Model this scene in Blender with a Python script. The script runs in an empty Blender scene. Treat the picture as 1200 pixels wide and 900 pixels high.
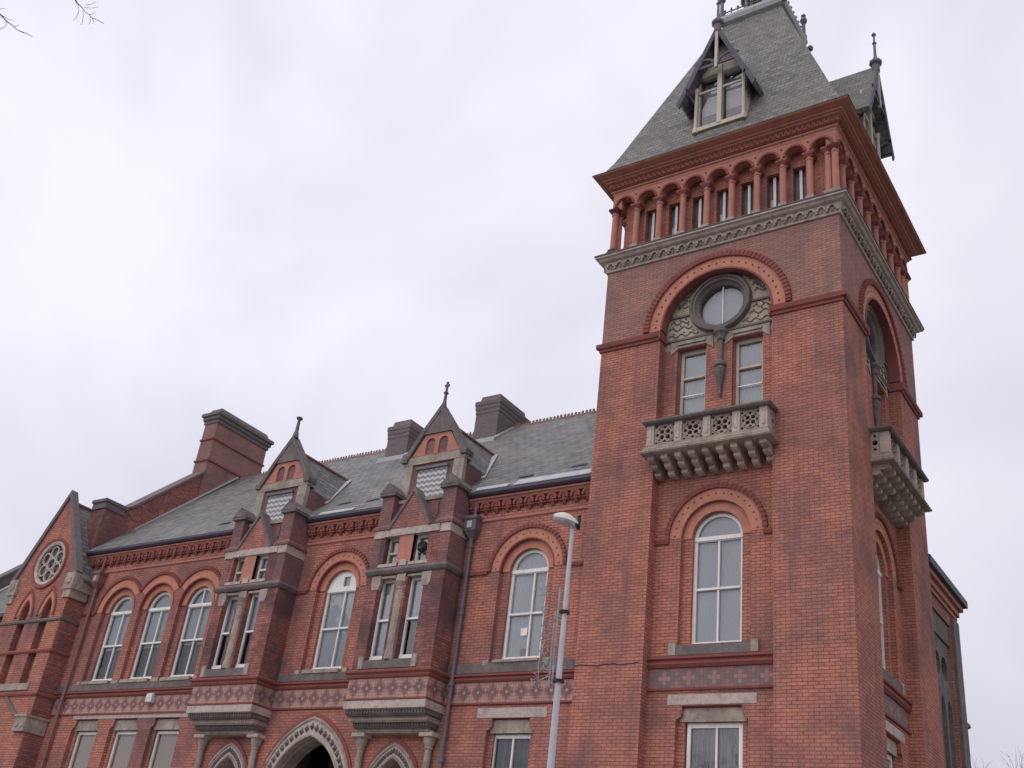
import bpy, bmesh, math, random
from math import sin, cos, pi, radians as R, sqrt, atan2
from mathutils import Vector, Matrix
from mathutils.geometry import tessellate_polygon

random.seed(7)
scene = bpy.context.scene
col = scene.collection

# ------------------------------------------------------------------ camera
cam_d = bpy.data.cameras.new("camera")
cam = bpy.data.objects.new("camera", cam_d)
col.objects.link(cam)
cam_d.sensor_width = 36.0
cam_d.lens = 1253.226 * 36.0 / 1200.0
cam_d.clip_end = 3000
cam_rot = (Matrix.Rotation(0.6378, 3, 'Z') @ Matrix.Rotation(pi / 2 + 0.4959, 3, 'X') @ Matrix.Rotation(0.1281, 3, 'Z'))
cam.matrix_world = Matrix.Translation((6.6657, -22.1577, 1.5041)) @ cam_rot.to_4x4()
scene.camera = cam

# ------------------------------------------------------------------ overcast sky
SUN_EL, SUN_AZ = R(48), R(205)          # high, in front of the building behind thick cloud
world = bpy.data.worlds.new("World")
scene.world = world
world.use_nodes = True
wt = world.node_tree
wt.nodes.clear()
w_out = wt.nodes.new('ShaderNodeOutputWorld')
w_bg = wt.nodes.new('ShaderNodeBackground')
w_sky = wt.nodes.new('ShaderNodeTexSky')
w_sky.sky_type = 'NISHITA'
w_sky.sun_disc = False
w_sky.sun_elevation = SUN_EL
w_sky.sun_rotation = SUN_AZ
w_tc = wt.nodes.new('ShaderNodeTexCoord')
w_n = wt.nodes.new('ShaderNodeTexNoise')
w_n.inputs['Scale'].default_value = 2.3
w_n.inputs['Detail'].default_value = 4.0
w_n.inputs['Roughness'].default_value = 0.52
w_n.inputs['Distortion'].default_value = 0.5
wt.links.new(w_tc.outputs['Generated'], w_n.inputs['Vector'])
w_r = wt.nodes.new('ShaderNodeValToRGB')
w_r.color_ramp.elements[0].position = 0.36
w_r.color_ramp.elements[0].color = (7.2, 7.05, 8.1, 1)
w_r.color_ramp.elements[1].position = 0.62
w_r.color_ramp.elements[1].color = (9.05, 8.9, 9.8, 1)
wt.links.new(w_n.outputs['Fac'], w_r.inputs['Fac'])
w_m = wt.nodes.new('ShaderNodeMix')
w_m.data_type = 'RGBA'
w_m.inputs['Factor'].default_value = 0.93     # cloud cover over the blue sky
wt.links.new(w_sky.outputs['Color'], w_m.inputs['A'])
w_dot = wt.nodes.new('ShaderNodeVectorMath'); w_dot.operation = 'DOT_PRODUCT'
w_dot.inputs[1].default_value = Vector((-0.50, 0.30, 0.62)).normalized()
wt.links.new(w_tc.outputs['Generated'], w_dot.inputs[0])
w_mr = wt.nodes.new('ShaderNodeMapRange')
w_mr.inputs['From Min'].default_value = 0.55; w_mr.inputs['From Max'].default_value = 1.0
w_mr.inputs['To Min'].default_value = 0.82; w_mr.inputs['To Max'].default_value = 1.05
wt.links.new(w_dot.outputs['Value'], w_mr.inputs['Value'])
w_sc = wt.nodes.new('ShaderNodeVectorMath'); w_sc.operation = 'SCALE'
wt.links.new(w_r.outputs['Color'], w_sc.inputs[0]); wt.links.new(w_mr.outputs['Result'], w_sc.inputs['Scale'])
wt.links.new(w_sc.outputs['Vector'], w_m.inputs['B'])
wt.links.new(w_m.outputs['Result'], w_bg.inputs['Color'])
w_bg.inputs['Strength'].default_value = 0.1
wt.links.new(w_bg.outputs['Background'], w_out.inputs['Surface'])

sun_d = bpy.data.lights.new("sun", 'SUN')
sun_d.energy = 1.2
sun_d.angle = R(80)
sun_d.color = (1.0, 0.96, 0.92)
sun = bpy.data.objects.new("sun", sun_d)
col.objects.link(sun)
# direction towards the sun: in front of the facade (towards -y), slightly left
sd = Vector((-0.28 * cos(SUN_EL), -0.96 * cos(SUN_EL), sin(SUN_EL)))
sun.rotation_euler = sd.to_track_quat('Z', 'Y').to_euler()

vs = scene.view_settings
vs.view_transform = 'Standard'
vs.look = 'None'
vs.exposure = 0.12
vs.gamma = 1.0
vs.use_curve_mapping = False

# ------------------------------------------------------------------ materials
class NT:
    def __init__(s, name):
        s.m = bpy.data.materials.new(name)
        s.m.use_nodes = True
        s.t = s.m.node_tree
        s.t.nodes.clear()
        s.out = s.t.nodes.new('ShaderNodeOutputMaterial')
        s.b = s.t.nodes.new('ShaderNodeBsdfPrincipled')
        s.t.links.new(s.b.outputs[0], s.out.inputs['Surface'])
    def n(s, typ, **kw):
        nd = s.t.nodes.new(typ)
        for k, v in kw.items(): setattr(nd, k, v)
        return nd
    def put(s, sock, v):
        if hasattr(v, 'is_linked') or isinstance(v, bpy.types.NodeSocket): s.t.links.new(v, sock)
        else: sock.default_value = v
    def math(s, op, a, b=0.0, c=None):
        nd = s.n('ShaderNodeMath', operation=op)
        s.put(nd.inputs[0], a); s.put(nd.inputs[1], b)
        if c is not None: s.put(nd.inputs[2], c)
        return nd.outputs[0]
    def mix(s, f, a, b, blend='MIX'):
        nd = s.n('ShaderNodeMix', data_type='RGBA', blend_type=blend)
        s.put(nd.inputs['Factor'], f)
        s.put(nd.inputs['A'], a if not isinstance(a, tuple) else (*a, 1)[:4])
        s.put(nd.inputs['B'], b if not isinstance(b, tuple) else (*b, 1)[:4])
        return nd.outputs['Result']
    def noise(s, scale, detail=4, rough=0.55, vec=None):
        nd = s.n('ShaderNodeTexNoise')
        nd.inputs['Scale'].default_value = scale
        nd.inputs['Detail'].default_value = detail
        nd.inputs['Roughness'].default_value = rough
        s.put(nd.inputs['Vector'], vec if vec is not None else s.pos())
        return nd.outputs['Fac']
    def ramp(s, f, p0, p1, c0=(0, 0, 0), c1=(1, 1, 1)):
        nd = s.n('ShaderNodeValToRGB')
        e = nd.color_ramp.elements
        e[0].position, e[1].position = p0, p1
        e[0].color, e[1].color = (*c0, 1), (*c1, 1)
        s.put(nd.inputs['Fac'], f)
        return nd.outputs['Color']
    def pos(s):
        if not hasattr(s, '_g'): s._g = s.n('ShaderNodeNewGeometry')
        return s._g.outputs['Position']
    def wall_uv(s):
        """(u, v) metres on the wall or slope: u runs along it, v is height"""
        if hasattr(s, '_uv'): return s._uv
        p = s.n('ShaderNodeSeparateXYZ'); s.put(p.inputs[0], s.pos())
        q = s.n('ShaderNodeSeparateXYZ'); s.put(q.inputs[0], s._g.outputs['True Normal'])
        ax, ay, az = (s.math('ABSOLUTE', q.outputs[i]) for i in range(3))
        side = s.math('GREATER_THAN', ax, ay)
        flat = s.math('GREATER_THAN', az, 0.93)
        u = s.math('ADD', s.math('MULTIPLY', side, p.outputs[1]), s.math('MULTIPLY', s.math('SUBTRACT', 1.0, side), p.outputs[0]))
        v = s.math('ADD', s.math('MULTIPLY', flat, p.outputs[1]), s.math('MULTIPLY', s.math('SUBTRACT', 1.0, flat), p.outputs[2]))
        s._uv = (u, v)
        return s._uv
    def vec(s, u, v, w=0.0):
        c = s.n('ShaderNodeCombineXYZ')
        s.put(c.inputs[0], u); s.put(c.inputs[1], v); s.put(c.inputs[2], w)
        return c.outputs[0]
    def bump(s, h, strength, dist=0.02):
        nd = s.n('ShaderNodeBump')
        nd.inputs['Strength'].default_value = strength
        nd.inputs['Distance'].default_value = dist
        s.put(nd.inputs['Height'], h)
        s.put(s.b.inputs['Normal'], nd.outputs[0])
    def done(s, colr, rough=0.85, spec=0.25):
        s.put(s.b.inputs['Base Color'], colr if not isinstance(colr, tuple) else (*colr, 1))
        s.put(s.b.inputs['Roughness'], rough)
        s.b.inputs['Specular IOR Level'].default_value = spec
        return s.m

def brick(name, c1, c2, mortar, soot=(0.07, 0.05, 0.055), soot_amt=0.5, p0=0.52, p1=0.78, pale=0.25, burnt=0.55):
    s = NT(name)
    u, v = s.wall_uv()
    jit = s.math('MULTIPLY', s.math('SUBTRACT', s.noise(1.3, 2), 0.5), 0.02)
    b = s.n('ShaderNodeTexBrick')
    s.put(b.inputs['Vector'], s.vec(u, s.math('ADD', v, jit)))
    b.inputs['Scale'].default_value = 1.0
    b.inputs['Brick Width'].default_value = 0.236
    b.inputs['Row Height'].default_value = 0.0785
    b.inputs['Mortar Size'].default_value = 0.0105
    b.inputs['Mortar Smooth'].default_value = 0.35
    b.inputs['Bias'].default_value = -0.1
    b.inputs['Color1'].default_value = (*c1, 1)
    b.inputs['Color2'].default_value = (*c2, 1)
    b.inputs['Mortar'].default_value = (*mortar, 1)
    c = s.mix(s.math('MULTIPLY', s.ramp(s.noise(2.0, 5, 0.7), 0.35, 0.65), 0.75), b.outputs['Color'], s.mix(b.outputs['Fac'], tuple((p + q) / 2 for p, q in zip(c1, c2)), tuple(0.65 * m_ + 0.35 * p for m_, p in zip(mortar, c2))))
    # individual burnt and pale bricks
    cell = s.n('ShaderNodeTexWhiteNoise', noise_dimensions='2D')
    row = s.math('FLOOR', s.math('DIVIDE', v, 0.0785))
    bx = s.math('FLOOR', s.math('DIVIDE', s.math('ADD', u, s.math('MULTIPLY', s.math('MODULO', row, 2.0), 0.118)), 0.236))
    s.put(cell.inputs['Vector'], s.vec(bx, row))
    var = s.ramp(cell.outputs['Value'], 0.0, 1.0, (0.78, 0.76, 0.78), (1.18, 1.2, 1.18))
    c = s.mix(burnt, c, var, 'MULTIPLY')
    # weathering: broad soot patches and run-off streaks
    n1 = s.noise(0.55, 6, 0.62)
    c = s.mix(s.math('MULTIPLY', s.ramp(n1, p0, p1), soot_amt), c, soot)
    n2 = s.noise(1.0, 5, 0.65, s.vec(s.math('MULTIPLY', u, 2.6), s.math('MULTIPLY', v, 0.32), 3.0))
    c = s.mix(s.math('MULTIPLY', s.ramp(n2, 0.50, 0.74), soot_amt * 0.8), c, soot)
    n4 = s.noise(3.4, 6, 0.75)
    c = s.mix(s.math('MULTIPLY', s.ramp(n4, 0.52, 0.74), soot_amt * 0.55), c, tuple(0.6 * q for q in soot))
    n3 = s.noise(2.3, 5, 0.7)
    c = s.mix(s.math('MULTIPLY', s.ramp(n3, 0.6, 0.82), pale), c, (0.50, 0.30, 0.235))
    h = s.math('ADD', s.math('MULTIPLY', s.math('SUBTRACT', 1.0, b.outputs['Fac']), 1.0), s.math('MULTIPLY', s.noise(40, 3), 0.35))
    s.bump(h, 0.5, 0.012)
    return s.done(c, 0.9, 0.15)

def mottled(name, c1, c2, dirt, dirt_amt=0.5, scale=3.0, rough=0.85, bump=0.3, p0=0.5, p1=0.75, streak=0.5, spec=0.2):
    s = NT(name)
    u, v = s.wall_uv()
    c = s.mix(s.ramp(s.noise(scale, 5, 0.65), 0.3, 0.7), c1, c2)
    if 'stone' in name: c = s.mix(s.math('MULTIPLY', s.ramp(s.noise(scale * 1.7, 6, 0.8), 0.50, 0.66), 0.6), c, dirt)
    c = s.mix(s.math('MULTIPLY', s.ramp(s.noise(scale * 0.45, 6, 0.7), p0, p1), dirt_amt), c, dirt)
    n2 = s.noise(1.0, 4, 0.65, s.vec(s.math('MULTIPLY', u, 5.0), s.math('MULTIPLY', v, 0.8), 1.0))
    c = s.mix(s.math('MULTIPLY', s.ramp(n2, 0.5, 0.8), streak), c, dirt)
    s.bump(s.noise(scale * 9, 4, 0.7), bump, 0.02)
    return s.done(c, rough, spec)

def slate_mat(name, c1, c2, moss, moss_amt=0.35, row=0.17, wid=0.28):
    s = NT(name)
    u, v = s.wall_uv()
    b = s.n('ShaderNodeTexBrick')
    s.put(b.inputs['Vector'], s.vec(u, v))
    b.inputs['Scale'].default_value = 1.0
    b.inputs['Brick Width'].default_value = wid
    b.inputs['Row Height'].default_value = row
    b.inputs['Mortar Size'].default_value = 0.012
    b.inputs['Mortar Smooth'].default_value = 0.2
    b.inputs['Color1'].default_value = (*c1, 1)
    b.inputs['Color2'].default_value = (*c2, 1)
    b.inputs['Mortar'].default_value = (0.055, 0.053, 0.058, 1)
    c = b.outputs['Color']
    cell = s.n('ShaderNodeTexWhiteNoise', noise_dimensions='2D')
    r_ = s.math('FLOOR', s.math('DIVIDE', v, row))
    bx = s.math('FLOOR', s.math('DIVIDE', s.math('ADD', u, s.math('MULTIPLY', s.math('MODULO', r_, 2.0), wid / 2)), wid))
    s.put(cell.inputs['Vector'], s.vec(bx, r_))
    c = s.mix(0.8, c, s.ramp(cell.outputs['Value'], 0, 1, (0.62, 0.62, 0.64), (1.32, 1.32, 1.28)), 'MULTIPLY')
    c = s.mix(s.math('MULTIPLY', s.ramp(s.noise(0.6, 6, 0.65), 0.48, 0.7), moss_amt), c, moss)
    c = s.mix(s.math('MULTIPLY', s.ramp(s.noise(5.0, 4, 0.7), 0.58, 0.8), 0.4), c, (0.24, 0.24, 0.23))
    lap = s.math('SUBTRACT', 1.0, s.math('FRACT', s.math('DIVIDE', v, row)))
    s.bump(s.math('ADD', lap, s.math('MULTIPLY', s.math('SUBTRACT', 1.0, b.outputs['Fac']), 0.6)), 0.6, 0.02)
    return s.done(c, 0.6, 0.35)

def band_mat(name, period, grid, base, motif, other, thresh, v0):
    """encaustic band: stepped motifs repeating along the wall"""
    s = NT(name)
    u, v = s.wall_uv()
    uu = s.math('SUBTRACT', s.math('MODULO', s.math('ADD', u, 300.0), period), period / 2)
    qu = s.math('ABSOLUTE', s.math('MULTIPLY', s.math('ROUND', s.math('DIVIDE', uu, grid)), grid))
    qv = s.math('ABSOLUTE', s.math('MULTIPLY', s.math('ROUND', s.math('DIVIDE', s.math('SUBTRACT', v, v0), grid)), grid))
    d = s.math('ADD', qu, qv)
    m1 = s.math('LESS_THAN', d, thresh)
    m2 = s.math('LESS_THAN', d, thresh * 0.4)
    m3 = s.math('GREATER_THAN', d, thresh * 1.65)
    c = s.mix(m1, base, motif)
    c = s.mix(m2, c, other)
    c = s.mix(m3, c, other)
    gu = s.math('ABSOLUTE', s.math('SUBTRACT', s.math('FRACT', s.math('ADD', s.math('DIVIDE', uu, grid), 0.5)), 0.5))
    gv = s.math('ABSOLUTE', s.math('SUBTRACT', s.math('FRACT', s.math('ADD', s.math('DIVIDE', s.math('SUBTRACT', v, v0), grid), 0.5)), 0.5))
    joint = s.math('GREATER_THAN', s.math('MAXIMUM', gu, gv), 0.44)
    c = s.mix(s.math('MULTIPLY', joint, 0.5), c, (0.10, 0.065, 0.065))
    c = s.mix(s.math('MULTIPLY', s.ramp(s.noise(2.2, 6, 0.75), 0.42, 0.70), 0.6), c, (0.19, 0.12, 0.125))
    c = s.mix(s.math('MULTIPLY', s.ramp(s.noise(9, 4, 0.8), 0.45, 0.75), 0.5), c, (0.32, 0.185, 0.165))
    s.bump(s.noise(30, 3), 0.3, 0.01)
    return s.done(c, 0.75, 0.25)

M = {}
M['brick'] = brick('red brick', (0.56, 0.225, 0.158), (0.48, 0.185, 0.135), (0.17, 0.09, 0.09), soot=(0.15, 0.095, 0.105), soot_amt=0.85, p0=0.44, p1=0.72)
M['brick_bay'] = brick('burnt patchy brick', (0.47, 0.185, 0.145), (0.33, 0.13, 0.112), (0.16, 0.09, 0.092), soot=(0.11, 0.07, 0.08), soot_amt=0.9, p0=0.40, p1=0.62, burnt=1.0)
M['brick_up'] = brick('weathered red brick', (0.46, 0.23, 0.185), (0.39, 0.19, 0.158), (0.19, 0.12, 0.12), soot=(0.17, 0.125, 0.125), soot_amt=0.7, p0=0.42, p1=0.7)
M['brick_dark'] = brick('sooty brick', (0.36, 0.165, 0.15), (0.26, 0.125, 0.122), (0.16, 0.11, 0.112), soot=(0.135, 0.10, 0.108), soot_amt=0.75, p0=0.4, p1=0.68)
M['brick_cap'] = brick('hazed blackened chimney brick', (0.24, 0.19, 0.19), (0.21, 0.17, 0.175), (0.16, 0.135, 0.14), soot=(0.165, 0.145, 0.15), soot_amt=0.7, p0=0.35, p1=0.65, pale=0.1)  # greys lifted well above black: the flare veil is put into the colour
M['rubbed'] = mottled('orange rubbed brick', (0.60, 0.265, 0.185), (0.51, 0.215, 0.155), (0.22, 0.11, 0.10), 0.45, 4.0)
M['hood'] = mottled('dark red moulded brick', (0.31, 0.10, 0.085), (0.24, 0.08, 0.074), (0.12, 0.07, 0.075), 0.55, 5.0)
M['terra'] = mottled('red terracotta', (0.55, 0.245, 0.185), (0.46, 0.20, 0.158), (0.22, 0.125, 0.115), 0.5, 4.0)
M['stone'] = mottled('weathered sandstone', (0.50, 0.415, 0.355), (0.39, 0.32, 0.28), (0.13, 0.112, 0.105), 0.6, 3.5, p0=0.42, p1=0.72)
M['stone_pale'] = mottled('pale sandstone', (0.60, 0.50, 0.445), (0.48, 0.395, 0.36), (0.19, 0.16, 0.15), 0.45, 4.0)
M['stone_dark'] = mottled('soot blackened sandstone', (0.235, 0.195, 0.185), (0.175, 0.148, 0.145), (0.09, 0.078, 0.082), 0.65, 4.0, p0=0.4, p1=0.7)
M['stone_green'] = mottled('algae stained sandstone', (0.45, 0.38, 0.305), (0.35, 0.295, 0.245), (0.12, 0.108, 0.095), 0.6, 4.0, p0=0.42, p1=0.72)
M['stone_tan'] = mottled('tan carved sandstone', (0.52, 0.46, 0.37), (0.43, 0.38, 0.31), (0.22, 0.195, 0.17), 0.5, 4.0, p0=0.45, p1=0.75)
M['slate'] = slate_mat('grey slate', (0.20, 0.195, 0.19), (0.14, 0.137, 0.14), (0.18, 0.168, 0.145), 0.7)  # slate tone raised to hold some of the flare veil
M['slate_t'] = slate_mat('mossy tower slate', (0.19, 0.18, 0.165), (0.14, 0.135, 0.128), (0.16, 0.15, 0.112), 0.75, 0.17, 0.26)  # tower slate lightened too, veil included in the tone
M['ridge'] = mottled('red ridge tile', (0.25, 0.15, 0.14), (0.18, 0.125, 0.12), (0.12, 0.10, 0.10), 0.6, 6.0)
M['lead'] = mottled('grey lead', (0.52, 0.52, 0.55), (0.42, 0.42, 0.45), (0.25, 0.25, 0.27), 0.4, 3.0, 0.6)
M['paint'] = mottled('white window paint', (0.88, 0.85, 0.83), (0.82, 0.79, 0.77), (0.42, 0.40, 0.38), 0.3, 3.0, 0.5, 0.1, spec=0.4)
M['cream'] = mottled('cream painted timber', (0.64, 0.56, 0.48), (0.56, 0.49, 0.42), (0.24, 0.21, 0.18), 0.4, 3.0, 0.6, 0.1)
M['timber'] = mottled('dark painted timber', (0.125, 0.115, 0.15), (0.095, 0.09, 0.12), (0.07, 0.06, 0.075), 0.5, 3.0, 0.6, 0.2)  # dark tone lifted to carry the lens flare veil
M['gutter'] = mottled('black painted gutter', (0.075, 0.058, 0.095), (0.06, 0.048, 0.078), (0.085, 0.065, 0.085), 0.4, 3.0, 0.5, 0.15, spec=0.4)
M['iron'] = mottled('black painted iron', (0.08, 0.072, 0.085), (0.06, 0.057, 0.066), (0.12, 0.10, 0.10), 0.3, 6.0, 0.5, 0.15, spec=0.4)
M['pipe'] = mottled('grey purple painted iron', (0.165, 0.14, 0.16), (0.125, 0.11, 0.13), (0.09, 0.075, 0.085), 0.4, 4.0, 0.5, 0.1, spec=0.4)
M['pipe_red'] = mottled('dull red painted iron', (0.26, 0.13, 0.125), (0.20, 0.105, 0.105), (0.12, 0.075, 0.08), 0.4, 4.0, 0.5, 0.1, spec=0.4)
M['galv'] = mottled('galvanised steel', (0.56, 0.54, 0.59), (0.47, 0.455, 0.50), (0.28, 0.27, 0.30), 0.35, 5.0, 0.45, 0.1, spec=0.5)
M['shell'] = mottled('off white lamp housing', (0.70, 0.66, 0.62), (0.62, 0.59, 0.56), (0.34, 0.31, 0.30), 0.3, 6.0, 0.45, 0.05, spec=0.4)
M['black'] = mottled('black plastic', (0.03, 0.028, 0.032), (0.022, 0.022, 0.026), (0.05, 0.05, 0.05), 0.2, 6.0, 0.4, 0.05)
M['hole'] = mottled('shadowed drilled hole', (0.075, 0.04, 0.038), (0.06, 0.035, 0.034), (0.06, 0.04, 0.04), 0.3, 6.0)  # dark discs; the shade inside a drilled hole is put into the colour
M['wire'] = mottled('clear plastic light rope', (0.48, 0.45, 0.46), (0.26, 0.24, 0.25), (0.10, 0.085, 0.09), 0.6, 7.0, 0.35, 0.05)
M['net'] = mottled('net curtain', (0.80, 0.80, 0.83), (0.68, 0.68, 0.71), (0.50, 0.50, 0.53), 0.5, 0.8, 0.9, 0.0, streak=0.08)
M['netdark'] = mottled('grey vertical curtain', (0.55, 0.53, 0.54), (0.38, 0.36, 0.38), (0.12, 0.11, 0.12), 0.5, 2.0, 0.9, 0.0, streak=0.7)
M['blind'] = mottled('beige blind', (0.85, 0.72, 0.60), (0.80, 0.67, 0.56), (0.60, 0.50, 0.42), 0.3, 1.0, 0.9, 0.0)
M['room'] = mottled('dim room', (0.24, 0.23, 0.25), (0.15, 0.14, 0.16), (0.05, 0.045, 0.055), 0.5, 1.0, 0.9, 0.0)  # unlit interior and faint pane reflection put into one flat tone
M['bark'] = mottled('winter bark', (0.15, 0.13, 0.125), (0.115, 0.10, 0.098), (0.06, 0.052, 0.05), 0.5, 5.0)
M['asphalt'] = mottled('asphalt', (0.055, 0.055, 0.057), (0.04, 0.04, 0.042), (0.025, 0.025, 0.025), 0.5, 2.0, 0.85, 0.4)
M['flag'] = mottled('paving flags', (0.34, 0.32, 0.30), (0.27, 0.255, 0.24), (0.09, 0.085, 0.08), 0.5, 1.6)
M['grass'] = mottled('ground', (0.06, 0.075, 0.035), (0.045, 0.06, 0.028), (0.05, 0.04, 0.03), 0.5, 1.2)
M['kerb'] = mottled('granite kerb', (0.28, 0.27, 0.26), (0.22, 0.21, 0.2), (0.1, 0.1, 0.1), 0.4, 5.0)
M['line'] = mottled('road paint', (0.70, 0.70, 0.67), (0.6, 0.6, 0.58), (0.3, 0.3, 0.29), 0.4, 6.0)
M['band'] = band_mat('tile band', 0.44, 0.075, (0.43, 0.185, 0.15), (0.19, 0.115, 0.125), (0.50, 0.33, 0.28), 0.17, 7.545)
M['tband'] = band_mat('tower tile band', 0.62, 0.105, (0.35, 0.175, 0.15), (0.20, 0.145, 0.155), (0.38, 0.225, 0.195), 0.33, 7.72)

def zigzag():
    s = NT('zigzag tiles')
    u, v = s.wall_uv()
    tri = s.math('ABSOLUTE', s.math('SUBTRACT', s.math('FRACT', s.math('DIVIDE', u, 0.19)), 0.5))
    w = s.math('FRACT', s.math('DIVIDE', s.math('ADD', v, s.math('MULTIPLY', tri, 0.10)), 0.165))
    c = s.mix(s.math('GREATER_THAN', w, 0.5), (0.24, 0.235, 0.255), (0.58, 0.575, 0.60))
    c = s.mix(s.math('MULTIPLY', s.ramp(s.noise(5, 4, 0.7), 0.5, 0.8), 0.5), c, (0.25, 0.24, 0.25))
    return s.done(c, 0.6, 0.3)
M['zigzag'] = zigzag()

def glass_mat():
    s = NT('window glass')
    s.t.nodes.remove(s.b)
    tr = s.n('ShaderNodeBsdfTransparent'); tr.inputs[0].default_value = (0.80, 0.83, 0.85, 1)
    gl = s.n('ShaderNodeBsdfGlossy'); gl.inputs['Roughness'].default_value = 0.03
    gl.inputs['Color'].default_value = (0.95, 0.96, 1, 1)
    bp = s.n('ShaderNodeBump'); bp.inputs['Strength'].default_value = 0.12; bp.inputs['Distance'].default_value = 0.05
    s.put(bp.inputs['Height'], s.noise(1.6, 2))
    s.put(gl.inputs['Normal'], bp.outputs[0])
    fr = s.n('ShaderNodeFresnel'); fr.inputs['IOR'].default_value = 1.75
    mx = s.n('ShaderNodeMixShader')
    s.put(mx.inputs[0], fr.outputs[0]); s.put(mx.inputs[1], tr.outputs[0]); s.put(mx.inputs[2], gl.outputs[0])
    s.put(s.out.inputs['Surface'], mx.outputs[0])
    return s.m
M['glass'] = glass_mat()

# ------------------------------------------------------------------ mesh builder
class MB:
    def __init__(s, xf=None):
        s.v, s.f, s.xf = [], [], xf
    def add(s, vs, fs):
        o = len(s.v)
        s.v += [Vector(p) for p in vs]
        s.f += [tuple(i + o for i in f) for f in fs]
        return s
    def box(s, x0, x1, y0, y1, z0, z1):
        return s.add([(x0, y0, z0), (x1, y0, z0), (x1, y1, z0), (x0, y1, z0), (x0, y0, z1), (x1, y0, z1), (x1, y1, z1), (x0, y1, z1)],
                     [(0, 3, 2, 1), (4, 5, 6, 7), (0, 1, 5, 4), (1, 2, 6, 5), (2, 3, 7, 6), (3, 0, 4, 7)])
    def plate(s, outer, holes, y0, y1, back=True, rim=True):
        """flat plate in the xz plane with holes; front at y0, reveals run back to y1"""
        loops = [list(outer)] + [list(h) for h in holes]
        tri = tessellate_polygon([[Vector((p[0], p[1], 0)) for p in l] for l in loops])
        flat = [p for l in loops for p in l]
        def signed(t):
            a, b, c = (flat[i] for i in t)
            return (b[0] - a[0]) * (c[1] - a[1]) - (c[0] - a[0]) * (b[1] - a[1])
        tri = [t if signed(t) > 0 else t[::-1] for t in tri if abs(signed(t)) > 1e-10]
        s.add([(p[0], y0, p[1]) for p in flat], tri)
        if back: s.add([(p[0], y1, p[1]) for p in flat], [t[::-1] for t in tri])
        for k, l in enumerate(loops):
            if k == 0 and not rim: continue
            area = sum(l[i][0] * l[(i + 1) % len(l)][1] - l[(i + 1) % len(l)][0] * l[i][1] for i in range(len(l)))
            q = l if (area > 0) == (k == 0) else l[::-1]
            n = len(q)
            s.add([(p[0], y0, p[1]) for p in q] + [(p[0], y1, p[1]) for p in q],
                  [(i, i + n, (i + 1) % n + n, (i + 1) % n) for i in range(n)])
        return s
    def arc(s, cx, cz, r0, r1, y0, y1, a0=0.0, a1=pi, n=28):
        """solid arched band, angles measured from +x"""
        vs, fs = [], []
        for i in range(n + 1):
            a = a0 + (a1 - a0) * i / n
            for r in (r0, r1):
                for y in (y0, y1): vs.append((cx + r * cos(a), y, cz + r * sin(a)))
        for i in range(n):
            b = i * 4
            fs += [(b, b + 4, b + 6, b + 2), (b + 1, b + 3, b + 7, b + 5), (b + 2, b + 6, b + 7, b + 3), (b, b + 1, b + 5, b + 4)]
        fs += [(0, 2, 3, 1), (n * 4, n * 4 + 1, n * 4 + 3, n * 4 + 2)]
        return s.add(vs, fs)
    def band2(s, inner, outer, y0, y1):
        """solid strip between two open polylines of equal length in xz"""
        n = len(inner); vs, fs = [], []
        for p, q in zip(inner, outer):
            vs += [(p[0], y0, p[1]), (p[0], y1, p[1]), (q[0], y0, q[1]), (q[0], y1, q[1])]
        for i in range(n - 1):
            b = i * 4
            fs += [(b, b + 4, b + 6, b + 2), (b + 1, b + 3, b + 7, b + 5), (b + 2, b + 6, b + 7, b + 3), (b, b + 1, b + 5, b + 4)]
        fs += [(0, 2, 3, 1), (n * 4 - 4, n * 4 - 3, n * 4 - 1, n * 4 - 2)]
        return s.add(vs, fs)
    def lathe(s, prof, cx, cy, n=16, sq=False, rot=0.0):
        """profile [(r, z)] turned about a vertical axis (n=4 with sq for a square block)"""
        if sq: n, rot = 4, pi / 4
        vs, fs = [], []
        k = sqrt(2) if sq else 1.0
        for r, z in prof:
            for i in range(n):
                a = rot + 2 * pi * i / n
                vs.append((cx + r * k * cos(a), cy + r * k * sin(a), z))
        for j in range(len(prof) - 1):
            for i in range(n):
                a, b = j * n + i, j * n + (i + 1) % n
                fs.append((a, b, b + n, a + n))
        fs += [tuple(range(n))[::-1], tuple(range((len(prof) - 1) * n, len(prof) * n))]
        return s.add(vs, fs)
    def ring_y(s, prof, cx, cz, n=40, a0=0.0, a1=2 * pi):
        """profile [(r, y)] turned about a horizontal axis pointing out of the wall, closed profile"""
        vs, fs = [], []
        m = len(prof); closed = abs(a1 - a0 - 2 * pi) < 1e-6
        k = n if closed else n + 1
        for i in range(k):
            a = a0 + (a1 - a0) * i / n
            for r, y in prof: vs.append((cx + r * cos(a), y, cz + r * sin(a)))
        for i in range(n):
            b0, b1 = i * m, ((i + 1) % k) * m
            for j in range(m):
                fs.append((b0 + j, b0 + (j + 1) % m, b1 + (j + 1) % m, b1 + j))
        return s.add(vs, fs)
    def tube(s, pts, r, n=6, r1=None):
        pts = [Vector(p) for p in pts]
        vs, fs = [], []
        N = len(pts)
        for i, p in enumerate(pts):
            d = (pts[min(i + 1, N - 1)] - pts[max(i - 1, 0)]).normalized()
            a = d.cross(Vector((0.13, 0.3, 1)) if abs(d.z) < 0.9 else Vector((1, 0.2, 0))).normalized()
            b = d.cross(a)
            rr = r if r1 is None else r + (r1 - r) * i / max(N - 1, 1)
            for k in range(n):
                t = 2 * pi * k / n
                vs.append(p + (a * cos(t) + b * sin(t)) * rr)
        for i in range(N - 1):
            for k in range(n):
                fs.append((i * n + k, i * n + (k + 1) % n, (i + 1) * n + (k + 1) % n, (i + 1) * n + k))
        fs += [tuple(range(n))[::-1], tuple(range((N - 1) * n, N * n))]
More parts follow.
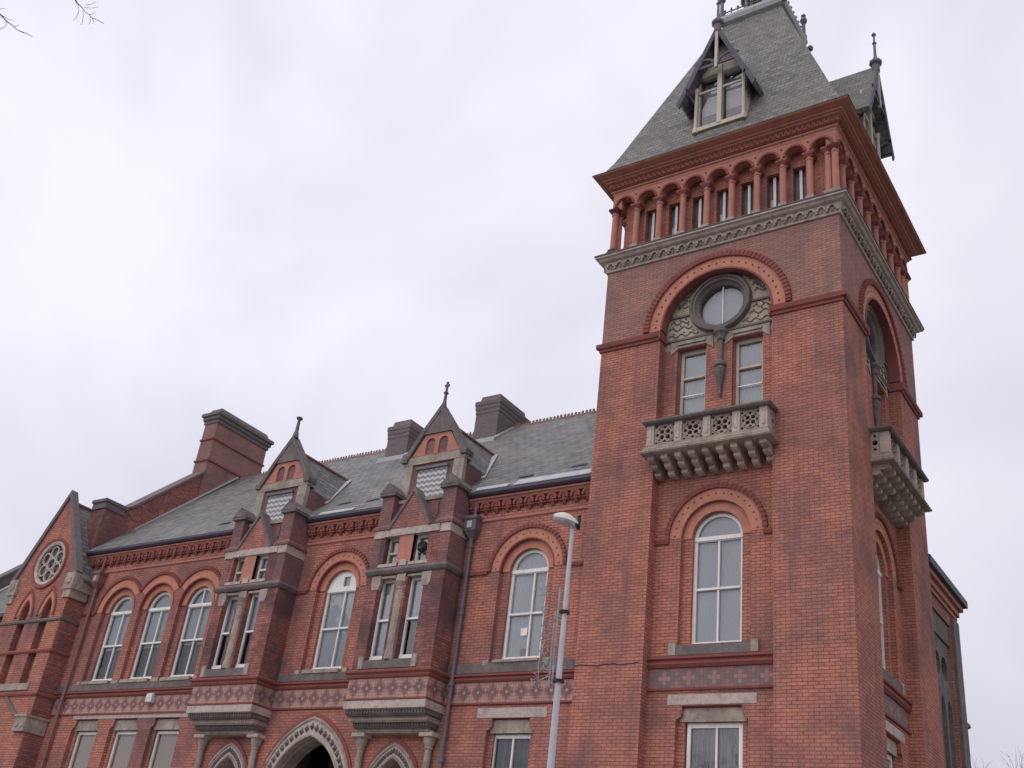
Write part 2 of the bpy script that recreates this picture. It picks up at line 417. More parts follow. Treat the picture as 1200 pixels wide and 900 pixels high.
        return s.add(vs, fs)
    def loft_sq(s, prof, x0, x1, y0, y1, cap=True):
        """square storey moulding: profile [(overhang, z)] around a rectangle"""
        vs, fs = [], []
        for o, z in prof:
            vs += [(x0 - o, y0 - o, z), (x1 + o, y0 - o, z), (x1 + o, y1 + o, z), (x0 - o, y1 + o, z)]
        for j in range(len(prof) - 1):
            for i in range(4):
                a, b = j * 4 + i, j * 4 + (i + 1) % 4
                fs.append((a, b, b + 4, a + 4))
        if cap: fs += [(3, 2, 1, 0), tuple(range((len(prof) - 1) * 4, len(prof) * 4))]
        return s.add(vs, fs)
    def sweep(s, prof, x0, x1, ybase):
        """straight moulding along x: profile [(out, z)] out of a wall at ybase (towards -y)"""
        n = len(prof)
        vs = [(x, ybase - o, z) for x in (x0, x1) for o, z in prof]
        fs = [(i, (i + 1) % n, (i + 1) % n + n, i + n) for i in range(n)]
        fs += [tuple(range(n))[::-1], tuple(range(n, 2 * n))]
        return s.add(vs, fs)
    def prism_x(s, pts, x0, x1):
        """polygon in the yz plane extruded along x"""
        n = len(pts)
        vs = [(x, p[0], p[1]) for x in (x0, x1) for p in pts]
        fs = [(i, (i + 1) % n, (i + 1) % n + n, i + n) for i in range(n)]
        fs += [tuple(range(n))[::-1], tuple(range(n, 2 * n))]
        return s.add(vs, fs)
    def build(s, name, m, parent=None, smooth=False, label=None):
        me = bpy.data.meshes.new(name)
        me.from_pydata([(s.xf @ p if s.xf else p) for p in s.v], [], s.f)
        bm = bmesh.new(); bm.from_mesh(me)
        if len(s.f) > 1: bmesh.ops.recalc_face_normals(bm, faces=bm.faces)
        bm.to_mesh(me); bm.free()
        me.materials.append(M[m])
        if smooth:
            for p in me.polygons: p.use_smooth = True
        o = bpy.data.objects.new(name, me)
        col.objects.link(o)
        if parent is not None: o.parent = parent
        if label: o['label'] = label
        return o

def tag(o, label=None, cat=None, group=None, kind=None):
    for k, v in (('label', label), ('category', cat), ('group', group), ('kind', kind)):
        if v: o[k] = v
    return o
def thing(name, label, cat, loc=(0, 0, 0), group=None):
    o = bpy.data.objects.new(name, None)
    col.objects.link(o)
    o.location = loc
    o.empty_display_size = 0.3
    return tag(o, label, cat, group)
def dup(o, parent, mat):
    """copy of a part and its sub-parts, turned by mat"""
    c = o.copy(); col.objects.link(c); c.parent = parent
    c.matrix_basis = mat @ o.matrix_basis
    for ch in o.children:
        d = ch.copy(); col.objects.link(d); d.parent = c
    return c

# outlines in the wall plane
def arch_poly(cx, hw, z0, zs, n=24, rise=None):
    rise = hw if rise is None else rise
    return [(cx - hw, z0), (cx + hw, z0)] + [(cx + hw * cos(pi * i / n), zs + rise * sin(pi * i / n)) for i in range(n + 1)]
def pointed_arc(cx, hw, zs, apex, n=14):
    """right spring -> apex -> left spring of a two-centred arch"""
    h = apex - zs
    r = (hw * hw + h * h) / (2 * hw)
    c = cx + hw - r
    a1 = atan2(h, cx - c)
    right = [(c + r * cos(a1 * i / n), zs + r * sin(a1 * i / n)) for i in range(n + 1)]
    return right + [(2 * cx - x, z) for x, z in right[-2::-1]]
def pointed_poly(cx, hw, z0, zs, apex, n=14):
    return [(cx - hw, z0), (cx + hw, z0)] + pointed_arc(cx, hw, zs, apex, n)
def rect(x0, x1, z0, z1): return [(x0, z0), (x1, z0), (x1, z1), (x0, z1)]
def circ(cx, cz, r, n=36): return [(cx + r * cos(2 * pi * i / n), cz + r * sin(2 * pi * i / n)) for i in range(n)]
def shoulder(cx, z0, zt, hw, d=0.14, drop=0.3):
    """flat-headed opening with shouldered (Caernarvon) corners"""
    p = [(cx - hw, z0), (cx + hw, z0), (cx + hw, zt - drop)]
    for i in range(5):
        a = pi / 2 * i / 4
        p.append((cx + hw - d * sin(a) * 1.0, zt - drop + 0.16 * (1 - cos(a))))
    p.append((cx + hw - d, zt))
    return p + [(2 * cx - x, z) for x, z in reversed(p[2:])]

# ==================================================================================== THE GROUND
def sheet(name, x0, x1, y0, y1, z, m):
    return tag(MB().add([(x0, y0, z), (x1, y0, z), (x1, y1, z), (x0, y1, z)], [(0, 1, 2, 3)]).build(name, m), kind='structure')
sheet('ground', -900, 900, -900, 900, -0.13, 'grass')
sheet('road', -400, 400, -25.5, -17.4, -0.126, 'asphalt')
tag(MB().box(-400, 400, -17.4, 0.2, -0.5, 0.0).build('pavement', 'flag'), kind='structure')
tag(MB().box(-400, 400, -29, -25.5, -0.5, 0.0).build('pavement', 'flag'), kind='structure')
tag(MB().box(-400, 400, -17.55, -17.4, -0.5, 0.012).build('kerb', 'kerb'), kind='structure')
rl = MB()
for i in range(-30, 30): rl.box(i * 6, i * 6 + 2.5, -21.5, -21.4, -0.125, -0.121)
tag(rl.build('road_marking', 'line'), kind='structure')

# ==================================================================================== TOWN HALL
hall = thing('town_hall', 'red brick Gothic town hall with a tall corner tower, gabled bays and grey slate roofs', 'building', (0, 0, 0))
W = 6.8
CZ = 3.4
def turn(k):
    return Matrix.Translation((-CZ, CZ, 0)) @ Matrix.Rotation(k * pi / 2, 4, 'Z') @ Matrix.Translation((CZ, -CZ, 0))

def window_frame(mb, outline, panes, y, d=0.09):
    mb.plate(outline, panes, y, y + d)
def sash(parent, cx, z0, zs, hw, y, arched=True, name='window', mull=True, meet=0.5, fanlight='plain', m='paint', curtain='net', sf=0.075, transom=0.10, split=None):
    """sash window: the white frame is the part, glass and curtain are its sub-parts"""
    xl, xr = cx - hw, cx + hw
    out = arch_poly(cx, hw, z0, zs) if arched else rect(xl, xr, z0, zs)
    top = zs - (transom / 2 if arched else sf)
    zm = z0 + (top - z0) * meet
    holes = []
    mw = 0.045
    for a, b in ((z0 + 0.13, zm - 0.03), (zm + 0.03, top - 0.02)):
        if mull:
            mx = cx + (split or 0)
            holes += [rect(xl + sf, mx - mw / 2, a, b), rect(mx + mw / 2, xr - sf, a, b)]
        else: holes.append(rect(xl + sf, xr - sf, a, b))
    if arched:
        n = 18; r = hw - sf
        zb = zs + transom / 2
        a0 = math.asin(min(0.9, (zb - zs) / r))
        if fanlight == 'plain':
            holes.append([(cx + r * cos(a0 + (pi - 2 * a0) * i / n), zs + r * sin(a0 + (pi - 2 * a0) * i / n)) for i in range(n + 1)])
        elif fanlight == 'vent':
            holes.append(rect(cx - 0.02, cx + 0.24, zs + 0.12, zs + 0.42))
        elif fanlight == 'split':
            for sgn in (1, -1):
                pts = [(cx + sgn * 0.02, zb)] + [(cx + sgn * r * cos(a0 + (pi / 2 - a0 - 0.04) * i / 9), zs + r * sin(a0 + (pi / 2 - a0 - 0.04) * i / 9)) for i in range(10)]
                holes.append(pts)
    f = MB().plate(out, holes, y, y + 0.09)
    # sill board, meeting rail and glazing stand a little proud of the sash
    f.box(xl, xr, y - 0.03, y - 0.001, z0, z0 + 0.11)
    f.box(xl + sf, xr - sf, y - 0.025, y - 0.001, zm - 0.03, zm + 0.025)
    if arched: f.box(xl + 0.01, xr - 0.01, y - 0.03, y - 0.001, zs - transom / 2, zs + transom / 2)
    w = f.build(name, m, parent)
    g = arch_poly(cx, hw - 0.02, z0 + 0.02, zs) if arched else rect(xl + 0.02, xr - 0.02, z0 + 0.02, zs - 0.02)
    MB().add([(p[0], y + 0.05, p[1]) for p in g], [tuple(range(len(g)))]).build('pane', 'glass', w)
    c = arch_poly(cx, hw + 0.04, z0 - 0.05, zs) if arched else rect(xl - 0.04, xr + 0.04, z0 - 0.05, zs + 0.03)
    if curtain in ('net', 'netdark'):
        # gathered cloth: a rippled sheet hung behind the glass
        mb = MB(); n = 44
        zt = zs + (hw if arched else 0.03) + 0.03
        vs = []
        for i in range(n + 1):
            x = xl - 0.05 + (2 * hw + 0.1) * i / n
            yy = y + 0.13 + (0.006 if curtain == 'net' else 0.05) * sin(i * 1.9) + 0.012 * sin(i * 0.23 + cx)
            vs += [(x, yy, z0 - 0.05), (x, yy, zt)]
        mb.add(vs, [(2 * i, 2 * i + 2, 2 * i + 3, 2 * i + 1) for i in range(n)])
        mb.build('curtain', curtain, w)
    elif curtain == 'half':
        h = z0 + (zs - z0) * 0.47
        MB().add([(xl - .05, y + 0.13, h), (xr + .05, y + 0.13, h), (xr + .05, y + 0.13, zs + hw + .05), (xl - .05, y + 0.13, zs + hw + .05)], [(0, 1, 2, 3)]).build('blind', 'net', w)
        MB().add([(xl - .05, y + 0.3, z0 - .05), (xr + .05, y + 0.3, z0 - .05), (xr + .05, y + 0.3, h + .3), (xl - .05, y + 0.3, h + .3)], [(0, 1, 2, 3)]).build('backing', 'room', w)
    else:
        MB().add([(p[0], y + 0.12, p[1]) for p in c], [tuple(range(len(c)))]).build('blind', curtain, w)
    return w

def ring_of_holes(mb, cx, cz, r, y, n, a0=0.06, a1=pi - 0.06, rad=0.028):
    for i in range(n):
        a = a0 + (a1 - a0) * i / (n - 1)
        x, z = cx + r * cos(a), cz + r * sin(a)
        m = 6
        mb.add([(x + rad * cos(2 * pi * k / m), y, z + rad * sin(2 * pi * k / m)) for k in range(m)] + [(x, y + 0.004, z)], [(k, (k + 1) % m, m) for k in range(m)])

# ------------------------------------------------------------------ tower: walls
RL, RR, RC, RD = -4.98, -1.82, -3.38, 0.33
tower = MB(); tower_up = MB()
Z_STR = 16.93
for k in range(4):
    t = turn(k)
    a = MB(); b = MB()
    lower = rect(RL, RR, 1.2, Z_STR)
    a.plate(rect(-W, 0, 0, Z_STR), [], 0, 0, back=False, rim=False) if k == 3 else None
    if k != 3:
        # two corner piers and the wall under the recess
        for x0, x1 in ((-W, RL), (RR, 0)):
            a.add([(x0, 0, 0), (x1, 0, 0), (x1, 0, Z_STR), (x0, 0, Z_STR)], [(0, 1, 2, 3)])
        a.add([(RL, 0, 0), (RR, 0, 0), (RR, 0, 1.2), (RL, 0, 1.2)], [(0, 1, 2, 3)])
        a.add([(RL, 0, 1.2), (RR, 0, 1.2), (RR, RD, 1.35), (RL, RD, 1.35)], [(0, 1, 2, 3)])
        for x in (RL, RR): a.add([(x, 0, 1.2), (x, RD, 1.2), (x, RD, Z_STR), (x, 0, Z_STR)], [(0, 1, 2, 3)])
        # recessed panel with its window openings
        holes = [shoulder(RC, 3.9, 7.10, 0.86), arch_poly(RC, 0.90, 8.50, 11.14), rect(-4.60, -3.76, 13.5, 16.6), rect(-3.03, -2.19, 13.5, 16.6)]
        a.plate(rect(RL, RR, 1.35, 16.62), holes, RD, RD + 0.13, back=False, rim=False)
        # second brick order inside the arched window
        a.plate(arch_poly(RC, 0.92, 8.48, 11.14), [arch_poly(RC, 0.64, 8.52, 11.14)], RD + 0.13, RD + 0.32, back=False, rim=False)
        a.plate(shoulder(RC, 3.88, 7.12, 0.9), [rect(RC - 0.69, RC + 0.69, 4.0, 6.75)], RD + 0.13, RD + 0.34, back=False, rim=False)
        for x0, x1 in ((-4.60, -3.76), (-3.03, -2.19)):
            a.plate(rect(x0 - .02, x1 + .02, 13.48, 16.62), [rect(x0 + .03, x1 - .03, 13.5, 16.6)], RD + 0.12, RD + 0.3, back=False, rim=False)
    hole = [(RC + 1.58 * cos(pi * i / 30), 17.12 + 1.58 * sin(pi * i / 30)) for i in range(31)]
    outer = [(-W, Z_STR), (RL, Z_STR)] + [(RC - 1.58, 17.12)] + hole[-2:0:-1] + [(RC + 1.58, 17.12), (RR, Z_STR), (0, Z_STR), (0, 19.52), (-W, 19.52)]
    b.plate(outer, [], 0, RD, back=False, rim=False)
    soff = [(RL, Z_STR), (RC - 1.58, 17.12)] + hole[-2:0:-1] + [(RC + 1.58, 17.12), (RR, Z_STR)]
    b.add([(p[0], v, p[1]) for p in soff for v in (0, RD)], [(2 * i, 2 * i + 1, 2 * i + 3, 2 * i + 2) for i in range(len(soff) - 1)])
    for p in a.v: tower.v.append(t @ p)
    o = len(tower.v) - len(a.v); tower.f += [tuple(i + o for i in f) for f in a.f]
    o = len(tower_up.v)
    for p in b.v: tower_up.v.append(t @ p)
    tower_up.f += [tuple(i + o for i in f) for f in b.f]
tower_o = tower.build('tower_wall', 'brick', hall)
tower_up.build('upper_tower_wall', 'brick_up', hall, label='greyer weathered brick of the tower top')

# ------------------------------------------------------------------ tower: face dressings (front, then copied round)
face_low, face_all = [], []
# --- ground floor window
lint = MB().box(-4.46, -2.32, RD - 0.012, RD + 0.1, 7.12, 7.345)
face_low.append(lint.build('lintel', 'stone_pale', hall))
inn = MB().plate(shoulder(RC, 6.76, 7.06, 0.80, 0.1, 0.12), [], RD + 0.10, RD + 0.3, back=False)
face_low.append(inn.build('lintel', 'stone', hall))
face_low.append(sash(hall, RC, 4.02, 6.75, 0.66, RD + 0.2, arched=False, curtain='netdark', split=0.05, sf=0.085))
face_low.append(MB().box(RC - 0.95, RC + 0.95, RD - 0.08, RD + 0.3, 3.78, 3.98).build('sill', 'stone', hall))
# --- patterned band with its red mouldings
bd = MB().box(RL + 0.003, RR - 0.003, RD - 0.006, RD + 0.05, 7.50, 7.95).build('tile_band', 'tband', hall)
face_low.append(bd)
face_low.append(MB().sweep([(0, 7.44), (0.05, 7.44), (0.06, 7.49), (0, 7.50)], RL, RR, RD).build('string_course', 'hood', hall))
face_low.append(MB().sweep([(0, 7.95), (0.05, 7.96), (0.10, 8.03), (0.10, 8.07), (0.055, 8.08), (0.06, 8.12), (0.12, 8.15), (0.12, 8.21), (0, 8.23)], RL, RR, RD).build('string_course', 'hood', hall))
face_low.append(MB().box(-4.32, -2.42, RD - 0.07, RD + 0.3, 8.235, 8.46).build('sill', 'stone_dark', hall))
for x0 in (-4.47, -2.45): face_low.append(MB().box(x0, x0 + 0.18, RD - 0.072, RD + 0.1, 8.24, 8.53).build('sill_stop', 'stone', hall))
# --- arched window
face_low.append(sash(hall, RC, 8.47, 11.14, 0.645, RD + 0.23, curtain='net', meet=0.535, sf=0.085))
a1 = MB().arc(RC, 11.14, 0.90, 1.21, RD - 0.01, RD + 0.05)
r1 = a1.build('arch', 'rubbed', hall)
d1 = MB(); ring_of_holes(d1, RC, 11.14, 1.07, RD - 0.0125, 17); d1.build('drilled_holes', 'hole', r1)
face_low.append(r1)
h1 = MB()
for i in range(64):
    a = pi * i / 64
    h1.arc(RC, 11.14, 1.21, 1.33 if i % 2 else 1.315, RD - (0.075 if i % 2 else 0.06), RD + 0.05, a, a + pi / 64, 1)
h1.sweep([(0, 11.02), (0.05, 11.02), (0.075, 11.10), (0.075, 11.14), (0, 11.16)], RL, RC - 1.22, RD)
h1.sweep([(0, 11.02), (0.05, 11.02), (0.075, 11.10), (0.075, 11.14), (0, 11.16)], RC + 1.22, RR, RD)
face_low.append(h1.build('hood_mould', 'hood', hall))
face_low.append(MB().arc(RC, 11.14, 0.66, 0.895, RD + 0.10, RD + 0.128).build('arch', 'rubbed', hall))

# --- upper stage: great arch, tympanum, rose, twin windows
r2 = MB().arc(RC, 17.12, 1.58, 1.94, -0.012, 0.05, n=40).build('arch', 'rubbed', hall)
d2 = MB(); ring_of_holes(d2, RC, 17.12, 1.76, -0.015, 25, rad=0.034); d2.build('drilled_holes', 'hole', r2)
face_all.append(r2)
h2 = MB()
for i in range(100):
    a = pi * i / 100
    h2.arc(RC, 17.12, 1.94, 2.10 if i % 2 else 2.08, -(0.085 if i % 2 else 0.068), 0.05, a, a + pi / 100, 1)
h2.arc(RC, 17.12, 1.545, 1.60, -0.03, 0.28, n=40)
face_all.append(h2.build('hood_mould', 'hood', hall))
ty_out = [(RL, 16.62), (RR, 16.62), (RR, 17.12)] + [(RC + 1.58 * cos(pi * i / 30), 17.12 + 1.58 * sin(pi * i / 30)) for i in range(1, 30)] + [(RL, 17.12)]
ty = MB().plate(ty_out, [circ(RC, 17.77, 0.70)], RD + 0.004, RD + 0.30, back=False, rim=False)
tym = ty.build('tympanum', 'stone_tan', hall)
cv = MB()
def wavy(x0, x1, z, amp, n, y):
    m = max(8, int((x1 - x0) / 0.045))
    cv.tube([(x0 + (x1 - x0) * i / m, y, z + amp * sin(2 * pi * n * i / m)) for i in range(m + 1)], 0.021, 5)
for sg in (-1, 1):
    for zz, ia in ((17.04, 1.5), (17.26, 1.5), (17.95, 1.28), (18.15, 1.12), (17.45, 1.45)):
        q = 0.98 if abs(zz - 17.77) < 0.6 else 0.85
        inn_ = sqrt(max(0.0, 0.93 ** 2 - (zz - 17.77) ** 2)) + 0.05
        if ia > inn_ + 0.2:
            x0, x1 = sorted((RC + sg * inn_, RC + sg * ia))
            wavy(x0, x1, zz, 0.05, max(1, round((x1 - x0) / 0.3)), RD - 0.002)
            for j in range(3):
                xx = x0 + (x1 - x0) * (j + 0.5) / 3
                cv.lathe([(0.0, zz + 0.05), (0.03, zz + 0.09), (0.0, zz + 0.12)], xx, RD, 6)
for i in range(11):     # leaf fan above the rose
    a = pi * (0.14 + 0.72 * i / 10)
    p = Vector((RC + 1.06 * cos(a), RD - 0.004, 17.77 + 0.78 * sin(a) + 0.16)); q = Vector((RC + 1.42 * cos(a * 0.94 + 0.09), RD - 0.004, 17.2 + 1.42 * sin(a * 0.94 + 0.09)))
    if (q - p).length > 0.06: cv.tube([p, (p + q) / 2 + Vector((0.035, 0, 0)), q], 0.024, 5)
cv.build('carving', 'stone_dark', tym)
ld = MB()
ld.box(RL, RR, RD - 0.055, RD + 0.05, 16.845, 16.905)
for sg in (-1, 1):
    x0, x1 = sorted((RC + sg * 0.90, RC + sg * 1.50)); ld.box(x0, x1, RD - 0.045, RD + 0.05, 17.60, 17.66)
ld.build('ledge', 'stone_dark', tym)
face_all.append(tym)
rf = MB().ring_y([(0.63, RD + 0.16), (0.63, RD + 0.02), (0.70, RD - 0.06), (0.72, RD - 0.12), (0.79, RD - 0.12), (0.80, RD - 0.16), (0.87, RD - 0.15), (0.90, RD - 0.05), (0.90, RD + 0.16)], RC, 17.77)
rose = rf.build('rose_window', 'stone_dark', hall)
MB().add([(x, RD + 0.13, z) for x, z in circ(RC, 17.77, 0.66)], [tuple(range(36))]).build('pane', 'glass', rose)
MB().add([(x, RD + 0.3, z) for x, z in circ(RC, 17.77, 0.9)], [tuple(range(36))]).build('blind', 'net', rose)
MB().box(RC + 0.0, RC + 0.03, RD + 0.10, RD + 0.125, 17.12, 18.42).build('glazing_bar', 'paint', rose)
face_all.append(rose)
for cx in (-4.18, -2.61):
    lt = MB()
    lt.plate([(cx - 0.62, 16.45), (cx - 0.42, 16.62 - 0.02), (cx - 0.40, 16.62), (cx + 0.40, 16.62), (cx + 0.42, 16.60), (cx + 0.62, 16.45), (cx + 0.62, 16.84), (cx - 0.62, 16.84)], [], RD - 0.03, RD + 0.1)
    lt.box(cx - 0.40, cx + 0.40, RD - 0.07, RD - 0.031, 16.70, 16.76)
    face_all.append(lt.build('lintel', 'stone', hall))
for cx in (-4.18, -2.61):
    face_all.append(sash(hall, cx, 13.52, 16.60, 0.40, RD + 0.20, arched=False, mull=False, meet=0.745, m='cream', curtain='net', sf=0.09))
    b = face_all[-1]
    MB().box(cx - 0.33, cx + 0.33, RD + 0.17, RD + 0.195, 15.19, 15.225).build('glazing_bar', 'paint', b)
pend = MB().lathe([(0.12, 16.98), (0.20, 16.88), (0.20, 16.80), (0.13, 16.72), (0.11, 16.60), (0.065, 16.55), (0.06, 15.98), (0.09, 15.94), (0.15, 15.88), (0.16, 15.80), (0.11, 15.76), (0.14, 15.70), (0.12, 15.50), (0.045, 15.12), (0.035, 15.02), (0.055, 14.98), (0.0, 14.86)], RC + 0.05, RD - 0.05, 10)
face_all.append(pend.build('pendant_shaft', 'stone_dark', hall))
for x0, x1 in ((-W - 0.0, RL), (RR, 0.0)):
    st = MB()
    st.sweep([(0, 16.80), (0.045, 16.80), (0.05, 16.87), (0.10, 16.90), (0.12, 17.0), (0.12, 17.03), (0, 17.09)], x0, x1, 0)
    if x0 < -5:
        st.box(-W - 0.12, -W, -0.12, 0.0, 16.90, 17.03).box(-W - 0.045, -W, -0.045, 0.0, 16.80, 16.90)
        st.box(RL, RL + 0.05, -0.11, RD, 16.82, 17.05)
    else: st.box(RR - 0.05, RR, -0.11, RD, 16.82, 17.05)
    face_all.append(st.build('string_course', 'hood', hall))

MB().tube([(-W + 0.0 + 0.155 * i, -0.010, 8.02 + 0.02 * sin(i * 1.3) + 0.012 * sin(i * 2.9)) for i in range(12)], 0.010, 5).build('cable', 'iron', hall)
# --- balcony
BL, BR, BV = -5.0, -1.76, -0.45
bal = MB()
bal.loft_sq([(-0.05, 13.14), (0.10, 13.16), (0.12, 13.20), (0.06, 13.25), (0.06, 13.30), (0.0, 13.36), (0.0, 13.42)], BL, BR, BV, 0.6)
balc = bal.build('balcony', 'stone_green', hall)
rail = MB().loft_sq([(0.0, 13.985), (0.06, 13.995), (0.10, 14.04), (0.09, 14.09), (-0.02, 14.12)], BL, BR, BV, 0.3)
rail.build('handrail', 'stone_dark', balc)
posts = [BL + 0.11, BL + 0.88, BL + 1.65, BL + 2.42, BR - 0.12]
for px in posts:
    pb = MB().box(px - 0.10, px + 0.10, BV + 0.02, BV + 0.24, 13.42, 13.985)
    pb.box(px - 0.04, px + 0.04, BV + 0.005, BV + 0.021, 13.52, 13.88)
    pb.build('pier', 'stone_pale', balc)
def quatre(mb, x0, x1, y0, y1, z0, z1):
    cx, cz = (x0 + x1) / 2, (z0 + z1) / 2; s_ = min(x1 - x0, z1 - z0)
    hs = [circ(cx + 0.20 * s_ * cos(a), cz + 0.19 * s_ * sin(a), 0.115 * s_, 10) for a in (pi / 4, 3 * pi / 4, 5 * pi / 4, 7 * pi / 4)]
    hs += [circ(cx + 0.36 * s_ * cos(a), cz + 0.36 * s_ * sin(a), 0.085 * s_, 8) for a in (0, pi / 2, pi, 3 * pi / 2)]
    hs += [circ(cx + sx * 0.41 * s_, cz + sz * 0.41 * s_, 0.065 * s_, 8) for sx in (-1, 1) for sz in (-1, 1)]
    hs += [circ(cx + 0.37 * s_ * cos(a), cz + 0.37 * s_ * sin(a), 0.05 * s_, 7) for a in (pi / 4, 3 * pi / 4, 5 * pi / 4, 7 * pi / 4)]
    hs += [circ(cx, cz, 0.05 * s_, 8)]
    mb.plate(rect(x0, x1, z0, z1), hs, y0, y1)
    mb.ring_y([(0.42 * s_, y0 - 0.02), (0.46 * s_, y0 - 0.02), (0.46 * s_, y0 + 0.01), (0.42 * s_, y0 + 0.01)], cx, cz, 20)
for a, b in zip(posts, posts[1:]):
    q = MB(); quatre(q, a + 0.10, b - 0.10, BV + 0.07, BV + 0.17, 13.42, 13.985)
    q.build('pierced_panel', 'stone', balc)
for sx in (BL, BR - 0.1):
    MB().plate(rect(BV + 0.25, 0.0, 13.42, 13.985), [circ(-0.1, 13.7, 0.07, 10), circ(-0.1, 13.52, 0.04, 8), circ(-0.1, 13.88, 0.04, 8)], sx, sx + 0.1)
    sp = MB(Matrix(((0, 1, 0, 0), (1, 0, 0, 0), (0, 0, 1, 0), (0, 0, 0, 1))))
    sp.plate(rect(BV + 0.25, 0.0, 13.42, 13.985), [circ(-0.1, 13.7, 0.07, 10), circ(-0.1, 13.52, 0.04, 8), circ(-0.1, 13.88, 0.04, 8)], sx, sx + 0.1)
    sp.build('pierced_panel', 'stone', balc)
for i in range(9):
    cx = BL + 0.14 + (BR - BL - 0.28) * i / 8
    c = MB()
    for j, (v0, v1, zt, zb) in enumerate(((-0.41, -0.10, 13.145, 13.00), (-0.19, 0.08, 13.005, 12.87), (0.03, 0.33, 12.875, 12.74))):
        c.prism_x([(v0 + 0.01, zt), (0.34, zt), (0.34, zb), (v0 + 0.08, zb), (v0 + 0.015, zb + 0.03), (v0, zb + 0.07)], cx - 0.085, cx + 0.085)
    c.build('corbel', 'stone_pale' if i % 4 else 'stone', balc)
face_all.append(balc)

# --- great cornice below the arcade (square ring, one part) with carved scallops
co = MB().loft_sq([(0.0, 19.50), (0.05, 19.50), (0.06, 19.54), (0.04, 19.56), (0.10, 19.80), (0.20, 19.84), (0.24, 19.90), (0.30, 19.92), (0.30, 19.98), (0.16, 20.03), (0.0, 20.05)], -W, 0, 0, W)
corn = co.build('cornice', 'stone_pale', hall)
face_carv = MB()
n = 24
for i in range(n):
    x = -W - 0.0 + (W) * (i + 0.5) / n
    face_carv.arc(x, 19.655, 0.07, 0.125, -0.15, 0.0, -0.25, pi + 0.25, 9)
    face_carv.lathe([(0.0, 19.58), (0.035, 19.62), (0.0, 19.66)], x, -0.11, 6)
    x2 = x + W / n / 2
    face_carv.add([(x2 - 0.045, -0.12, 19.57), (x2 + 0.045, -0.12, 19.57), (x2, -0.16, 19.78), (x2, -0.06, 19.56)], [(0, 1, 2), (0, 2, 3), (1, 3, 2)])
face_all.append(face_carv.build('carved_frieze', 'stone', hall))
top_drip = MB().loft_sq([(0.28, 19.975), (0.325, 19.985), (0.325, 20.02), (0.12, 20.075)], -W, 0, 0, W)
top_drip.build('drip_course', 'stone_dark', hall)

# --- arcade: recessed core wall with slots, columns, arches
core = MB()
for k in range(4):
    t = turn(k); a = MB()
    slots = [rect(-3.4 + 0.752 * (i - 4) - 0.17, -3.4 + 0.752 * (i - 4) + 0.19, 20.25, 21.70) for i in range(1, 8)]
    a.plate(rect(-W + 0.30, -0.30, 20.03, 22.40), slots, 0.30, 0.50, back=False, rim=False)
    o = len(core.v); core.v += [t @ p for p in a.v]; core.f += [tuple(i + o for i in f) for f in a.f]
core.build('belfry_wall', 'brick', hall)
for i in range(1, 8):
    cx = -3.4 + 0.752 * (i - 4) + 0.01
    m = MB().box(cx - 0.035, cx + 0.04, 0.42, 0.48, 20.25, 21.68)
    sl = m.build('slot_window', 'paint', hall)
    MB().add([(cx - 0.2, 0.52, 20.2), (cx + 0.2, 0.52, 20.2), (cx + 0.2, 0.52, 21.9), (cx - 0.2, 0.52, 21.9)], [(0, 1, 2, 3)]).build('pane', 'room', sl)
    if i in (2, 4, 6):
        MB().box(cx - 0.14, cx - 0.045, 0.48, 0.505, 20.25, 20.95).build('louvre', 'lead', sl)
    face_all.append(sl)
arc_holes = []
ar = MB()
step = 0.752
outl = [(-W, 21.82)]
for i in range(9):
    cx = -3.4 + step * (i - 4)
    hw = 0.285
    outl += [(cx - hw, 21.82)]
    # trefoil head
    for j in range(15):
        a = pi - pi * j / 14
        rr = hw * (1.0 - 0.10 * abs(sin(1.5 * a)) ** 6)
        outl.append((cx + rr * cos(a), 21.90 + 1.15 * rr * sin(a)))
    outl += [(cx + hw, 21.82)]
outl += [(0, 21.82), (0, 22.45), (-W, 22.45)]
ar.plate(outl, [], -0.02, 0.28)
arcade = ar.build('arcade', 'terra', hall)
for i in range(9):
    cx = -3.4 + step * (i - 4)
    MB().arc(cx, 21.90, 0.27, 0.335, -0.055, 0.0, 0.0, pi, 12).build('arch_roll', 'hood', arcade)
dots = MB()
for i in range(8):
    cx = -3.4 + step * (i - 3.5)
    m = 6
    for dz in (0.0,):
        dots.lathe([(0.0, 22.16), (0.035, 22.19), (0.0, 22.22)], cx, -0.03, 6)
dots.build('studs', 'hood', arcade)
cols_u = [-3.4 + step * (i - 3.5) for i in range(8)] + [-W + 0.06, -0.06, -0.26]
for cx in cols_u:
    y = 0.10 if cx not in (-W + 0.06, -0.06) else 0.06
    c = MB().lathe([(0.15, 20.06), (0.15, 20.22), (0.12, 20.28), (0.115, 20.34), (0.095, 20.38), (0.088, 21.60), (0.11, 21.62), (0.105, 21.66), (0.14, 21.78)], cx, y, 10)
    co_ = c.build('column', 'terra', arcade, smooth=False)
    # base and capital
    MB().lathe([(0.145, 20.05), (0.145, 20.20), (0.115, 20.27)], cx, y, 8, sq=True)
for cx in cols_u:
    y = 0.10 if cx not in (-W + 0.06, -0.06) else 0.06
    MB().lathe([(0.165, 20.04), (0.165, 20.20), (0.12, 20.29), (0.11, 20.36)], cx, y, sq=True).build('column_base', 'stone', arcade)
    MB().lathe([(0.10, 21.68), (0.16, 21.77), (0.16, 21.835)], cx, y, sq=True).build('capital', 'hood', arcade)
face_all.append(arcade)

